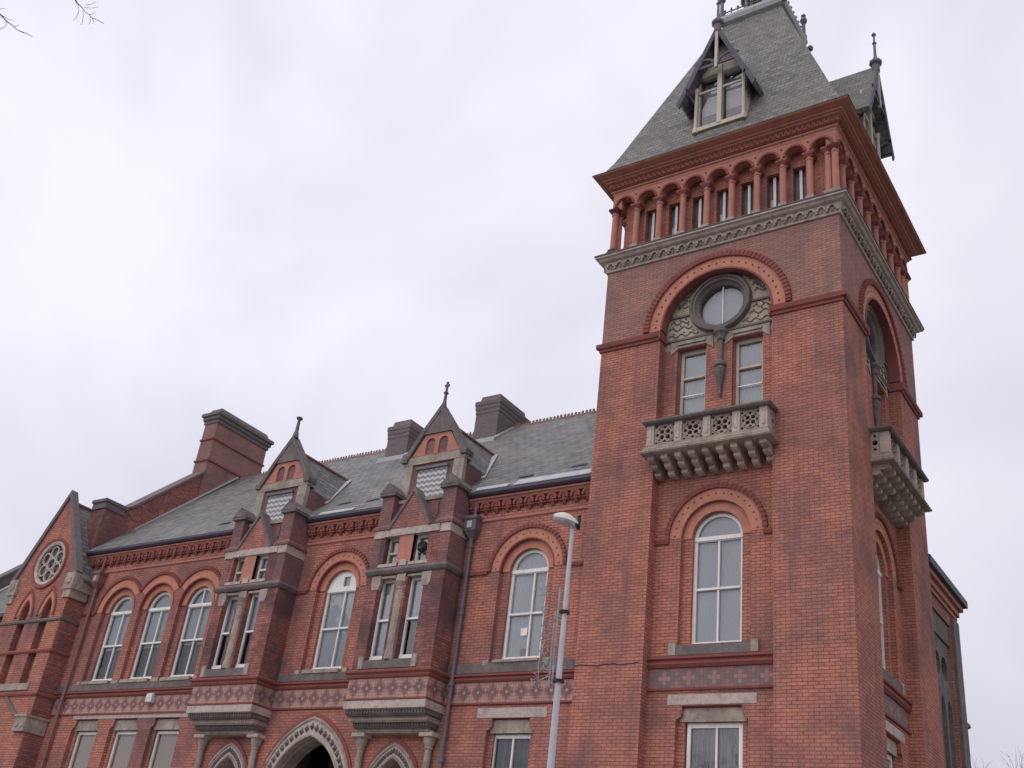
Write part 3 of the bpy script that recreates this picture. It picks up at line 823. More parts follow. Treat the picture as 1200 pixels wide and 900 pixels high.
# --- moulded head of the tower
hd = MB().loft_sq([(-0.06, 22.36), (0.03, 22.36), (0.035, 22.42), (0.09, 22.45), (0.09, 22.49), (0.05, 22.50), (0.05, 22.53), (0.13, 22.535), (0.13, 22.74), (0.22, 22.76), (0.22, 22.79), (0.19, 22.80), (0.28, 22.82), (0.30, 22.86), (0.26, 22.87), (0.36, 22.885), (0.38, 22.91)], -W, 0, 0, W)
hd.build('moulded_cornice', 'terra', hall)
dt = MB()
for i in range(46):
    x = -W - 0.12 + (W + 0.24) * (i + 0.5) / 46
    dt.add([(x - 0.06, -0.132, 22.57), (x + 0.06, -0.132, 22.57), (x, -0.132, 22.73), (x, -0.185, 22.61)], [(0, 1, 3), (1, 2, 3), (2, 0, 3)])
    dt.add([(x + 0.015, -0.132, 22.74), (x + 0.135, -0.132, 22.74), (x + 0.075, -0.132, 22.60), (x + 0.075, -0.175, 22.70)], [(1, 0, 3), (2, 1, 3), (0, 2, 3)])
dt.sweep([(0.14, 22.535), (0.165, 22.54), (0.165, 22.565), (0.14, 22.57)], -W - 0.14, 0.14, 0)
face_all.append(dt.build('dentil_frieze', 'hood', hall))
MB().loft_sq([(0.30, 22.90), (0.47, 22.905), (0.51, 22.92), (0.52, 22.945), (0.30, 22.96)], -W, 0, 0, W).build('gutter', 'terra', hall)
MB().loft_sq([(0.30, 22.962), (0.54, 22.95), (0.54, 22.965), (0.30, 23.0)], -W, 0, 0, W).build('slate_undercloak', 'stone_dark', hall)

# --- tower roof: steep slated pyramid with a bell-cast foot and a flat top
ro = MB().loft_sq([(0.50, 22.97), (0.28, 23.18), (0.08, 23.62), (-0.15, 24.25), (-0.35, 24.86), (-2.40, 30.85)], -W, 0, 0, W)
ro.build('tower_roof', 'slate_t', hall)
plat = MB().loft_sq([(-2.40, 30.80), (-2.28, 30.86), (-2.22, 31.0), (-2.22, 31.12), (-2.45, 31.2)], -W, 0, 0, W)
lan = plat.build('roof_platform', 'lead', hall)
for sx in (-1, 1):
    for sy in (-1, 1):
        x, y = -CZ + sx * 1.08, CZ + sy * 1.08
        MB().lathe([(0.11, 31.12), (0.11, 31.3), (0.07, 31.36), (0.06, 31.9), (0.10, 31.95), (0.13, 32.05), (0.10, 32.16), (0.05, 32.22), (0.09, 32.3), (0.0, 32.42)], x, y, 10).build('finial_post', 'pipe', lan)
        MB().lathe([(0.0, 30.62), (0.09, 30.7), (0.11, 30.8), (0.05, 30.9)], x + sx * 0.16, y + sy * 0.16, 8).build('pendant', 'pipe', lan)
MB().lathe([(0.75, 31.2), (0.75, 31.32), (0.66, 31.36)], -CZ, CZ, sq=True).build('lantern_base', 'lead', lan)
for i in range(8):
    a = 2 * pi * (i + 0.5) / 8
    MB().lathe([(0.07, 31.36), (0.05, 31.45), (0.05, 32.6), (0.08, 32.7)], -CZ + 0.58 * cos(a), CZ + 0.58 * sin(a), 8).build('lantern_column', 'terra' if i % 2 else 'lead', lan)
MB().lathe([(0.8, 32.7), (0.85, 32.8), (0.55, 33.6), (0.15, 35.2), (0.05, 35.4), (0.03, 36.6), (0.0, 36.7)], -CZ, CZ, 8).build('lantern_roof', 'slate_t', lan)
cr = MB()
for sx in (-1, 1):
    for i in range(9):
        q = -0.96 + 0.24 * i
        for (x, y) in ((-CZ + q, CZ + sx * 1.1), (-CZ + sx * 1.1, CZ + q)):
            cr.lathe([(0.03, 31.12), (0.02, 31.2), (0.02, 31.36), (0.045, 31.4), (0.0, 31.5)], x, y, 6)
    cr.box(-CZ - 1.1, -CZ + 1.1, CZ + sx * 1.1 - 0.015, CZ + sx * 1.1 + 0.015, 31.30, 31.34)
    cr.box(-CZ + sx * 1.1 - 0.015, -CZ + sx * 1.1 + 0.015, CZ - 1.1, CZ + 1.1, 31.30, 31.34)
cr.build('cresting', 'iron', lan)

# --- gabled dormer on each slope of the tower roof
DC, RZ, EZ, HW = -3.4, 27.65, 24.95, 1.22
def roof_v(z): return (z - 23.85) / 2.9
dm = MB()
# cheeks and front wall in one timber body behind the lights
dm.add([(DC - .82, 0.02, 23.75), (DC + .82, 0.02, 23.75), (DC + .82, 0.02, 25.75), (DC, 0.02, 27.3), (DC - .82, 0.02, 25.75),
        (DC - .82, 1.1, 25.75), (DC + .82, 1.1, 25.75), (DC, 1.3, 27.3), (DC - .82, 0.9, 23.75), (DC + .82, 0.9, 23.75)],
       [(0, 8, 5, 4), (1, 2, 6, 9), (2, 3, 7, 6), (3, 4, 5, 7)])
dm.plate([(DC - .82, 23.75), (DC + .82, 23.75), (DC + .82, 25.75), (DC, 27.3), (DC - .82, 25.75)], [rect(DC - 0.68, DC - 0.06, 24.08, 25.98), rect(DC + 0.06, DC + 0.68, 24.08, 25.98)], 0.02, 0.2, back=False, rim=False)
dorm = dm.build('roof_dormer', 'cream', hall)
rfm = MB()
for sg in (-1, 1):
    # pitched slate slopes with thickness, flared at the foot
    p = [(0.0, RZ), (HW * 0.78, RZ - (RZ - EZ) * 0.80), (HW, EZ)]
    up = [(DC + sg * x, z) for x, z in p]; dn = [(DC + sg * max(0.0, x - 0.09), z - 0.10) for x, z in p]
    for (a, b, c_, d_) in ((up[0], up[1], dn[1], dn[0]), (up[1], up[2], dn[2], dn[1])):
        vs = [(q[0], v, q[1]) for v in (-0.34, 1.32) for q in (a, b, c_, d_)]
        rfm.add(vs, [(0, 1, 2, 3), (7, 6, 5, 4), (0, 4, 5, 1), (1, 5, 6, 2), (2, 6, 7, 3), (3, 7, 4, 0)])
rfm.build('slope', 'slate_t', dorm)
bb = MB()
for sg in (-1, 1):
    for (x0, z0, x1, z1) in ((0.0, RZ + .03, HW * 0.80, RZ - (RZ - EZ) * 0.80), (HW * 0.78, RZ - (RZ - EZ) * 0.78, HW + 0.05, EZ - 0.08)):
        bb.add([(DC + sg * x0, v, z0) for v in (-0.40, -0.345)] + [(DC + sg * x1, v, z1) for v in (-0.40, -0.345)] + [(DC + sg * max(0, x1 - 0.10), v, z1 - 0.19) for v in (-0.40, -0.345)] + [(DC + sg * max(0, x0 - 0.0), v, z0 - 0.32) for v in (-0.40, -0.345)],
               [(0, 2, 4, 6), (7, 5, 3, 1), (0, 1, 3, 2), (2, 3, 5, 4), (4, 5, 7, 6)])
    bb.arc(DC + sg * 0.42, 25.95, 0.36, 0.44, -0.39, -0.35, 0 if sg < 0 else pi / 4, pi * 0.75 if sg < 0 else pi, 10)
    bb.tube([(DC + sg * 0.80, 0.0, 25.0), (DC + sg * 0.92, -0.2, 25.25), (DC + sg * 1.02, -0.36, 25.2)], 0.05, 6)
    bb.box(DC + sg * 1.1 - 0.06, DC + sg * 1.1 + 0.06, -0.38, 0.5, EZ - 0.02, EZ + 0.08)
bb.box(DC - 0.62, DC + 0.62, -0.37, -0.33, 26.02, 26.13)
bb.build('bargeboard', 'timber', dorm)
mu = MB().box(DC - 0.07, DC + 0.07, -0.09, 0.015, 23.95, 26.3)
mu.box(DC - 0.045, DC + 0.045, -0.41, -0.32, 25.9, RZ + 0.05)
for sg in (-1, 1): mu.lathe([(0.09, 23.8), (0.075, 23.95), (0.055, 24.05), (0.055, 25.35), (0.085, 25.45), (0.085, 25.55)], DC + sg * 0.76, -0.05, 8)
mu.box(DC - 0.7, DC + 0.7, -0.03, 0.015, 25.36, 25.43).box(DC - 0.85, DC + 0.85, -0.07, 0.015, 23.86, 24.0)
mu.box(DC - 0.72, DC + 0.72, -0.05, 0.015, 25.98, 26.16)
mu.build('mullion', 'cream', dorm)
for sg in (-1, 1):
    MB().add([(DC + sg * .37 - .32, 0.1, 24.05), (DC + sg * .37 + .32, 0.1, 24.05), (DC + sg * .37 + .32, 0.1, 26.0), (DC + sg * .37 - .32, 0.1, 26.0)], [(0, 1, 2, 3)]).build('pane', 'glass', dorm)
    MB().add([(DC + sg * .37 - .34, 0.3, 24.0), (DC + sg * .37 + .34, 0.3, 24.0), (DC + sg * .37 + .34, 0.3, 26.0), (DC + sg * .37 - .34, 0.3, 26.0)], [(0, 1, 2, 3)]).build('blind', 'net', dorm)
MB().lathe([(0.12, RZ - 0.25), (0.13, RZ + 0.02), (0.20, RZ + 0.10), (0.20, RZ + 0.18), (0.09, RZ + 0.28), (0.05, RZ + 0.42), (0.04, RZ + 0.95), (0.075, RZ + 1.0), (0.035, RZ + 1.07), (0.03, RZ + 1.3), (0.075, RZ + 1.38), (0.04, RZ + 1.46), (0.0, RZ + 1.48)], DC, -0.33, 8).build('finial', 'pipe', dorm)
face_all.append(dorm)

for o in face_low:
    for k in (1, 2): dup(o, hall, turn(k))
for o in face_all:
    for k in (1, 2, 3): dup(o, hall, turn(k))
# shaft of the tower stays visible over the roofs on the hidden faces only through the same parts

# ==================================================================================== MAIN RANGE
D = 0.34
X0, X1 = -28.2, -6.8
SP = 10.79
arched = [(-25.72, 'trio'), (-23.70, 'trio'), (-21.68, 'trio'), (-15.45, 'one'), (-8.75, 'one')]
gfw = [-25.62, -23.62, -21.62, -8.72]
BAYS = [(-18.47, 1.33), (-12.22, 1.35)]
holes = [arch_poly(cx, 0.86, 8.30, SP) for cx, _ in arched]
holes += [shoulder(cx, 3.9, 6.90 if cx > -10 else 7.10, 0.70) for cx in gfw]
holes += [pointed_poly(-15.35, 1.62, 0.05, 4.75, 6.80), pointed_poly(-18.42, 0.78, 0.05, 5.1, 6.12), pointed_poly(-12.24, 0.78, 0.05, 5.1, 6.10)]
fw = MB().plate(rect(X0, X1, 0, 13.0), holes, D, D + 0.13, back=False, rim=False)
for cx, _ in arched: fw.plate(arch_poly(cx, 0.88, 8.28, SP), [arch_poly(cx, 0.605, 8.32, SP)], D + 0.13, D + 0.30, back=False, rim=False)
for cx in gfw:
    zt = 6.90 if cx > -10 else 7.10
    fw.plate(shoulder(cx, 3.88, zt + 0.02, 0.74), [rect(cx - 0.55, cx + 0.55, 4.0, zt - 0.35)], D + 0.13, D + 0.34, back=False, rim=False)
# back and end walls of the range
fw.add([(X0, D, 0), (X0, 12, 0), (X0, 12, 13), (X0, 6.2, 18.7), (X0, D, 13)], [(4, 3, 2, 1, 0)])
fw.add([(X0, 12, 0), (X1, 12, 0), (X1, 12, 13), (X0, 12, 13)], [(0, 1, 2, 3)])
fw.add([(X1, W, 0), (X1, 12, 0), (X1, 12, 13), (X1, W, 18)], [(0, 1, 2, 3)])
fw.build('front_wall', 'brick', hall)

FAN = {-25.72: 'plain', -23.70: 'plain', -21.68: 'split', -15.45: 'vent', -8.75: 'plain'}
for cx, kind in arched:
    w = sash(hall, cx, 8.36, SP, 0.60, D + 0.22, meet=0.53, fanlight=FAN[cx], curtain={-25.72: 'half', -23.70: 'half', -21.68: 'half', -15.45: 'net', -8.75: 'net'}[cx], split=0.08 if cx < -20 else 0.14, sf=0.08)
    if cx == -8.75:
        MB().box(cx - 0.14, cx + 0.06, D + 0.255, D + 0.262, 9.05, 9.25).build('notice', 'paint', w, label='small white notice stuck inside the glass')
        MB().box(cx - 0.12, cx + 0.10, D + 0.30, D + 0.36, 8.45, 8.72).build('box', 'room', w)
    lim = 0.0
    hr0, hr1 = 1.14, 1.25
    if kind == 'trio': lim = math.acos(1.005 / 1.2)
    la = lim if cx != -21.68 else 0.0
    lb = pi - lim if cx != -25.72 else pi
    if kind == 'one': la, lb, = 0.0, pi
    r = MB().arc(cx, SP, 0.86, hr0, D - 0.012, D + 0.05, la + 0.0, lb).build('arch', 'rubbed', hall)
    if kind == 'one':
        d = MB(); ring_of_holes(d, cx, SP, 1.0, D - 0.0145, 15); d.build('drilled_holes', 'hole', r)
    h = MB(); nn = 60
    for i in range(nn):
        a = la + (lb - la) * i / nn
        h.arc(cx, SP, hr0, hr1 if i % 2 else hr1 - 0.02, D - (0.07 if i % 2 else 0.055), D + 0.05, a, a + (lb - la) / nn, 1)
    h.arc(cx, SP, 0.835, 0.875, D - 0.02, D + 0.12, 0, pi, 28)
    h.build('hood_mould', 'hood', hall)
    MB().arc(cx, SP, 0.612, 0.85, D + 0.105, D + 0.127).build('arch', 'rubbed', hall)
for x0, x1 in ((-10.86, -10.0), (-7.5, -6.83), (-13.55, -14.2), (-16.7, -17.15), (-20.43, -19.8), (-28.0, -26.95)):
    x0, x1 = sorted((x0, x1))
    MB().sweep([(0, 10.72), (0.05, 10.72), (0.07, 10.80), (0, 10.84)], x0, x1, D).build('impost_string', 'hood', hall)

def courses(x0, x1, v, zoff=0.0, sill=True):
    """sill stone, red string and tile band along a stretch of wall at depth v"""
    z = zoff
    o = MB().box(x0 + 0.004, x1 - 0.004, v - 0.006, v + 0.05, 7.29 + z, 7.80 + z).build('tile_band', 'band', hall)
    MB().sweep([(0, 7.23 + z), (0.05, 7.235 + z), (0.055, 7.28 + z), (0, 7.29 + z)], x0, x1, v).build('string_course', 'hood', hall)
    s_ = MB().sweep([(0, 7.80 + z), (0.05, 7.81 + z), (0.09, 7.86 + z), (0.09, 7.89 + z), (0.06, 7.90 + z), (0.06, 7.93 + z), (0.12, 7.95 + z), (0.12, 8.0 + z), (0, 8.03 + z)], x0, x1, v)
    s_.build('string_course', 'hood', hall)
courses(-10.86, -6.82, D); courses(-17.14, -13.57, D); courses(-28.0, -19.80, D)
for x0, x1, zt in ((-10.86, -6.9, 8.28), (-17.1, -13.6, 8.24), (-27.9, -19.85, 8.24)):
    MB().box(x0, x1, D - 0.06, D + 0.1, 8.03, zt).build('sill_course', 'stone_dark', hall)
for cx, _ in arched:
    MB().box(cx - 0.70, cx + 0.70, D - 0.09, D + 0.3, 8.285 if cx > -10 else 8.245, 8.35).build('sill', 'stone', hall)
    for sg in (-1, 1): MB().box(cx + sg * 0.92 - 0.09, cx + sg * 0.92 + 0.09, D - 0.065, D + 0.08, 8.24, 8.36).build('sill_stop', 'stone', hall)
for cx in gfw:
    zt = 6.90 if cx > -10 else 7.10
    MB().plate(shoulder(cx, zt - 0.35, zt - 0.03, 0.64, 0.1, 0.12), [], D + 0.09, D + 0.3, back=False).build('lintel', 'stone', hall)
    w = sash(hall, cx, 4.0, zt - 0.36, 0.56 if cx < -10 else 0.60, D + 0.2, arched=False, mull=cx > -10, curtain='netdark' if cx > -10 else 'blind', sf=0.075, meet=0.45)
    MB().box(cx - 0.8, cx + 0.8, D - 0.08, D + 0.3, 3.78, 3.98).build('sill', 'stone', hall)
MB().box(-9.76, -7.68, D - 0.012, D + 0.1, 6.905, 7.15).build('lintel', 'stone_pale', hall)
MB().box(-26.42, -20.70, D - 0.012, D + 0.1, 7.105, 7.26).build('lintel', 'stone_pale', hall)

# --- eaves: corbel table, cornice, gutter
for x0, x1 in ((-10.85, -6.83), (-17.12, -13.60), (-28.15, -19.85)):
    e = MB()
    e.sweep([(0, 12.28), (0.04, 12.29), (0.05, 12.35), (0, 12.37)], x0, x1, D)
    e.sweep([(0, 12.84), (0.10, 12.85), (0.13, 12.90), (0.18, 12.92), (0.18, 12.97), (0, 12.98)], x0, x1, D)
    ev = e.build('eaves_cornice', 'terra', hall)
    n = max(1, round((x1 - x0) / 0.382))
    for i in range(n):
        cx = x0 + (x1 - x0) * (i + 0.5) / n
        c = MB().arc(cx, 12.71, 0.075, 0.155, D - 0.14, D + 0.01, -0.5, pi + 0.5, 12)
        c.prism_x([(D + 0.01, 12.86), (D - 0.12, 12.86), (D - 0.12, 12.68), (D - 0.09, 12.60), (D - 0.04, 12.52), (D + 0.01, 12.48)], cx - 0.05, cx + 0.05)
        c.box(cx - 0.165, cx + 0.165, D - 0.10, D + 0.01, 12.60, 12.64)
        c.build('corbel', 'hood', ev)
    MB().prism_x([(D - 0.18, 12.985), (D - 0.25, 12.995), (D - 0.30, 13.05), (D - 0.30, 13.125), (D - 0.27, 13.125), (D - 0.24, 13.03), (D + 0.0, 13.03), (D + 0.0, 12.985)], x0 - 0.02, x1 + 0.02).build('gutter', 'gutter', ev)

# --- main roof
RY, RIDGE = 6.05, 18.62
def roof_z(y): return 13.14 + (RIDGE - 13.14) * (y - 0.06) / (RY - 0.06)
rm = MB().add([(X0, 0.06, 13.14), (X1 + 0.02, 0.06, 13.14), (X1 + 0.02, RY, RIDGE), (X0, RY, RIDGE), (X0, 12.1, 12.9), (X1 + 0.02, 12.1, 12.9)],
              [(0, 1, 2, 3), (3, 2, 5, 4)])
rm.add([(X0, 0.06, 13.04), (X1 + 0.02, 0.06, 13.04), (X1 + 0.02, 0.06, 13.14), (X0, 0.06, 13.14)], [(0, 1, 2, 3)])
main_roof = rm.build('roof', 'slate', hall)
rt = MB()
x = X0 + 0.1
while x < X1:
    rt.prism_x([(RY - 0.16, RIDGE - 0.16), (RY, RIDGE + 0.06), (RY + 0.16, RIDGE - 0.16), (RY, RIDGE - 0.04)], x, x + 0.42)
    for k in range(3):
        xx = x + 0.07 + 0.14 * k
        rt.add([(xx - 0.05, RY, RIDGE + 0.04), (xx + 0.05, RY, RIDGE + 0.04), (xx + 0.055, RY, RIDGE + 0.12), (xx, RY, RIDGE + 0.17 + random.uniform(-0.03, 0.02)), (xx - 0.055, RY, RIDGE + 0.12)] + [(xx, RY + 0.05, RIDGE + 0.08)], [(0, 1, 2, 3, 4), (0, 5, 1), (1, 5, 2), (2, 5, 3), (3, 5, 4), (4, 5, 0)])
    x += 0.44
rt.build('ridge_tiles', 'ridge', hall)
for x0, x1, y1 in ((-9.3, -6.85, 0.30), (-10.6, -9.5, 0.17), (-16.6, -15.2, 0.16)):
    MB().prism_x([(0.04, 13.145), (0.04, 13.165), (y1, roof_z(y1) + 0.06), (y1, roof_z(y1) + 0.03)], x0, x1).build('eaves_strip', 'lead', main_roof)  # pale strips along the foot of the slope
# slipped slates near the eaves
sp = MB()
for xs, ys in ((-9.6, 0.55), (-8.0, 0.75), (-15.3, 0.6), (-14.4, 0.7), (-22.0, 0.6), (-16.6, 0.7)):
    z = roof_z(ys) + 0.04
    sp.add([(xs, ys, z), (xs + 0.55, ys + 0.02, z + 0.03), (xs + 0.5, ys + 0.15, z + 0.15), (xs + 0.05, ys + 0.13, z + 0.12)], [(0, 1, 2, 3)])
sp.build('slipped_slates', 'timber', main_roof)

# --- parapet gable at the left end with its long chimney
PX0, PX1 = -28.95, -28.2
pg = MB().prism_x([(0.25, 12.0), (0.25, 15.0), (0.45, 15.2), (1.15, 15.22), (1.4, 15.35), (4.24, 18.11), (4.26, 17.4), (5.9, 18.8), (6.3, 18.8), (11.5, 14.0), (11.5, 12.0)], PX0, PX1)
pgo = pg.build('end_parapet', 'brick_bay', hall)
MB().prism_x([(1.38, 15.36), (4.24, 18.13), (4.24, 18.25), (1.30, 15.42)], PX0 - 0.05, PX1 + 0.05).box(PX0 - 0.07, PX1 + 0.07, 0.15, 1.2, 15.2, 15.32).box(PX0 - 0.03, PX1 + 0.03, 0.2, 1.1, 14.95, 15.2).build('coping', 'brick_cap', pgo)
MB().prism_x([(0.3, 13.22), (5.9, 18.58), (5.9, 18.66), (0.3, 13.30)], PX1 + 0.0, PX1 + 0.14).build('flashing', 'lead', pgo)
def chimney(x0, x1, y0, y1, zb, zt, m, capm, bands=(), k=1.0):
    c = MB().box(x0, x1, y0, y1, zb, zt - 0.75)
    o = c.build('chimney', m, hall)
    MB().loft_sq([(0.0, zt - 0.78), (0.05 * k, zt - 0.75), (0.05 * k, zt - 0.62), (0.11 * k, zt - 0.58), (0.11 * k, zt - 0.46), (0.18 * k, zt - 0.42), (0.18 * k, zt - 0.28), (0.10 * k, zt - 0.24), (0.10 * k - 0.1, zt - 0.2), (-0.10, zt)], x0, x1, y0, y1).build('chimney_cap', capm, o)
    for bz in bands:
        MB().loft_sq([(0.0, bz - 0.06), (0.05, bz - 0.04), (0.05, bz + 0.03), (0.0, bz + 0.07)], x0, x1, y0, y1).build('band', 'hood', o)
    return o
chimney(-28.98, -28.185, 4.2, 7.15, 15.5, 21.25, 'brick_up', 'brick_cap', (19.75, 18.75))
for x0, x1, y0, y1, zt in ((-15.0, -14.0, 5.15, 7.0, 19.65), (-18.95, -17.95, 5.0, 6.35, 19.25)):
    c = chimney(x0, x1, y0, y1, 16.3, zt, 'brick_cap', 'brick_cap', (), 0.35)
    MB().prism_x([(y0 - 0.25, roof_z(y0 - 0.25) + 0.02), (y0 - 0.25, roof_z(y0 - 0.25) + 0.12), (RY + 0.1, RIDGE + 0.12), (RY + 0.1, RIDGE)], x1 + 0.001, x1 + 0.16).box(x0 - 0.1, x1 + 0.15, y0 - 0.28, y0 - 0.002, roof_z(y0 - 0.25) - 0.05, roof_z(y0 - 0.25) + 0.14).build('flashing', 'lead', c)

# ==================================================================================== TWO PROJECTING BAYS WITH DORMER GABLES
BY = -0.45
def bay(cx, hw, left):
    x0, x1 = cx - hw, cx + hw
    # --- brick body
    win = [(cx - 0.93, cx - 0.36), (cx + 0.10, cx + 0.67)]
    small = [(cx - 0.92, cx - 0.44), (cx + 0.10, cx + 0.60)]
    hs = []
    for a, b in win: hs.append(rect(a - 0.02, b + 0.02, 8.3, 10.66))
    for a, b in small: hs.append(rect(a - 0.02, b + 0.02, 10.95, 11.86))
    b_ = MB().plate(rect(x0, x1, 7.26, 12.05), hs, BY, BY + 0.28, back=False, rim=False)
    for x in (x0, x1): b_.add([(x, BY, 7.26), (x, D, 7.26), (x, D, 12.05), (x, BY, 12.05)], [(0, 1, 2, 3)])
    b_.add([(x0, BY, 12.05), (x1, BY, 12.05), (x1, D, 12.05), (x0, D, 12.05)], [(0, 1, 2, 3)])
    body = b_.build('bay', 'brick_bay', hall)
    # --- side quoin strip of dark bricks
    MB().box(x1 - 0.30, x1 + 0.012, BY - 0.012, D + 0.0, 10.90, 11.82).build('quoins', 'brick_dark', body)
    MB().box(x0 - 0.012, x0 + 0.26, BY - 0.012, D, 10.90, 11.82).build('quoins', 'brick_dark', body)
    # --- lower windows with shouldered heads and a central column
    for a, b in win:
        sash(hall, (a + b) / 2, 8.33, 10.62, (b - a) / 2, BY + 0.18, arched=False, mull=False, curtain='half' if (left or b > cx) else 'net', sf=0.065, meet=0.5)
    hd_ = MB()
    for q in (cx - 1.02, cx - 0.13, cx + 0.76):
        hd_.box(q - 0.16, q + 0.16, BY - 0.02, BY + 0.12, 10.42, 10.68)
        hd_.add([(q - 0.16, BY - 0.02, 10.42), (q + 0.16, BY - 0.02, 10.42), (q + 0.1, BY - 0.02, 10.28), (q - 0.1, BY - 0.02, 10.28), (q - 0.16, BY + 0.12, 10.42), (q + 0.16, BY + 0.12, 10.42), (q + 0.1, BY + 0.12, 10.28), (q - 0.1, BY + 0.12, 10.28)], [(0, 3, 2, 1), (1, 2, 6, 5), (0, 4, 7, 3), (3, 7, 6, 2)])
    hd_.box(cx - 1.1, cx + 0.84, BY + 0.0, BY + 0.12, 10.60, 10.70)
    hd_.build('window_head', 'stone', body)
    mc = MB().lathe([(0.16, 8.30), (0.16, 8.42), (0.15, 8.50), (0.135, 8.54), (0.135, 10.22), (0.155, 10.26), (0.12, 10.30), (0.2, 10.45)], cx - 0.13, BY + 0.06, 12)
    mc.build('column', 'stone', body, smooth=False)
    MB().box(cx - 0.958, cx + 0.718, BY - 0.05, BY + 0.3, 8.06, 8.29).build('sill', 'stone_dark', body)
    for xs in (cx - 1.12, cx + 0.72): MB().box(xs, xs + 0.16, BY - 0.055, BY + 0.1, 8.06, 8.40).build('sill_stop', 'stone', body)
    # --- mid string and small lights
    MB().loft_sq([(0.0, 10.69), (0.06, 10.72), (0.10, 10.79), (0.10, 10.83), (0.03, 10.90), (0.0, 10.93)], x0, x1, BY, D + 0.2).build('string_course', 'stone_dark', body)
    for xa, xb, zt in ((cx - 1.06, cx - 0.38, 11.02), (cx + 0.04, cx + 0.70, 11.02), (cx - 0.30, cx - 0.04, 11.1)): MB().box(xa, xb, BY - 0.03, BY + 0.06, 10.931, zt).build('sill', 'stone_pale', body)
    for i, (a, b) in enumerate(small):
        w = sash(hall, (a + b) / 2, 10.97, 11.86, (b - a) / 2, BY + 0.16, arched=False, mull=False, curtain='blind' if i == 0 else 'net', sf=0.07, meet=0.5, m='cream' if i == 0 else 'paint')
        if i == 1 and not left:
            bm = MB().ring_y([(0.0, BY + 0.02), (0.10, BY - 0.02), (0.165, BY + 0.06), (0.17, BY + 0.12), (0.0, BY + 0.15)], (a + b) / 2 + 0.02, 11.46, 16)
            bm.build('round_vent', 'black', w)
    MB().box(cx - 0.42, cx + 0.08, BY - 0.012, BY + 0.1, 11.03, 11.84).build('pier', 'terra', body)
    # --- stone band under the gablet
    for xa, xb, ya, yb, za in ((x0 + 0.38, x1 - 0.36, BY - 0.05, BY + 0.25, 11.84), (x0 - 0.02, x0 + 0.36, BY - 0.04, D, 11.82), (x1 - 0.34, x1 + 0.02, BY - 0.04, D, 11.80)): MB().box(xa, xb, ya, yb, za, 12.045).build('stone_band', 'stone_pale', body)
    # --- parapet piers with gabled caps
    for a, b in ((x0 - 0.03, x0 + 0.47), (x1 - 0.50, x1 + 0.03)):
        p = MB().loft_sq([(0.0, 12.05), (0.05, 12.06), (0.05, 12.14), (-0.03, 12.24), (-0.03, 13.24)], a, b, BY - 0.02, D + 0.1)
        pp = p.build('parapet_pier', 'brick_dark', body)
        m_ = (a + b) / 2
        MB().add([(a - 0.06, BY - 0.08, 13.22), (b + 0.06, BY - 0.08, 13.22), (m_, BY - 0.08, 13.56), (a - 0.06, D + 0.15, 13.22), (b + 0.06, D + 0.15, 13.22), (m_, D + 0.15, 13.56)], [(0, 1, 2), (5, 4, 3), (0, 2, 5, 3), (1, 4, 5, 2), (0, 3, 4, 1)]).box(a - 0.05, b + 0.05, BY - 0.07, D + 0.14, 13.14, 13.221).build('pier_cap', 'stone_dark', body)
    # --- gablet between the piers
    gx = cx - 0.12
    MB().plate([(gx - 0.70, 12.05), (gx + 0.72, 12.05), (gx, 13.16)], [], BY - 0.05, BY + 0.28).build('gablet', 'brick', body)
    cp = MB()
    for sg in (-1, 1):
        cp.band2([(gx + sg * 0.70, 12.05), (gx, 13.14)], [(gx + sg * 0.80, 12.06), (gx, 13.30)], BY - 0.09, BY + 0.3)
    cp.build('gablet_coping', 'stone_dark', body)
    bk = MB().box(x0 + 0.45, x1 - 0.48, BY + 0.25, D + 0.1, 12.04, 12.95)
    for xx in (x0 + 0.62, x1 - 0.62, x1 - 0.78):
        bk.box(xx - 0.035, xx + 0.035, BY + 0.22, BY + 0.26, 12.45, 12.85)
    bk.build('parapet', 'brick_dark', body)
    MB().box(x0 + 0.45, x1 - 0.45, BY + 0.2, D + 0.12, 12.95, 13.05).build('parapet_coping', 'stone_green', body)
    # --- band courses round the bay
    MB().box(x0 + 0.0, x1 - 0.0, BY - 0.008, BY + 0.02, 7.29, 7.80).box(x1, x1 + 0.008, BY - 0.008, D, 7.29, 7.80).box(x0 - 0.008, x0, BY - 0.008, D, 7.29, 7.80).build('tile_band', 'band', body)
    MB().loft_sq([(0.0, 7.80), (0.05, 7.81), (0.08, 7.86), (0.06, 7.90), (0.12, 7.95), (0.12, 8.0), (0.0, 8.06)], x0, x1, BY, D + 0.2).build('string_course', 'hood', body)
    MB().loft_sq([(0.0, 7.22), (0.04, 7.235), (0.045, 7.28), (0.0, 7.29)], x0, x1, BY, D + 0.2).build('string_course', 'hood', body)
    # --- stone corbelling that carries the bay
    k = MB().loft_sq([(-0.05, 7.0), (0.03, 7.02), (0.03, 7.22)], x0, x1, BY, D + 0.2).build('bressummer', 'stone_pale', body)
    steps = [(0.0, BY + 0.06, 6.86, 7.0), (-0.04, BY + 0.20, 6.72, 6.86), (-0.09, BY + 0.33, 6.60, 6.72), (-0.14, BY + 0.46, 6.50, 6.60)]
    for i, (o, y, za, zb) in enumerate(steps):
        q = MB().box(x0 - o, x1 + o, y, D + 0.05, za + 0.03, zb).box(x0 - o + 0.03, x1 + o - 0.03, y + 0.03, D + 0.05, za, za + 0.03)
        if i % 2 == 0:
            nd = 26
            for j in range(nd):
                xx = x0 - o + 0.05 + (x1 - x0 + 2 * o - 0.1) * (j + 0.5) / nd
                q.box(xx - 0.022, xx + 0.022, y - 0.025, y + 0.01, za + 0.04, zb - 0.012)
        q.build('corbel_course', 'stone_dark' if i % 2 == 0 else 'stone', body)
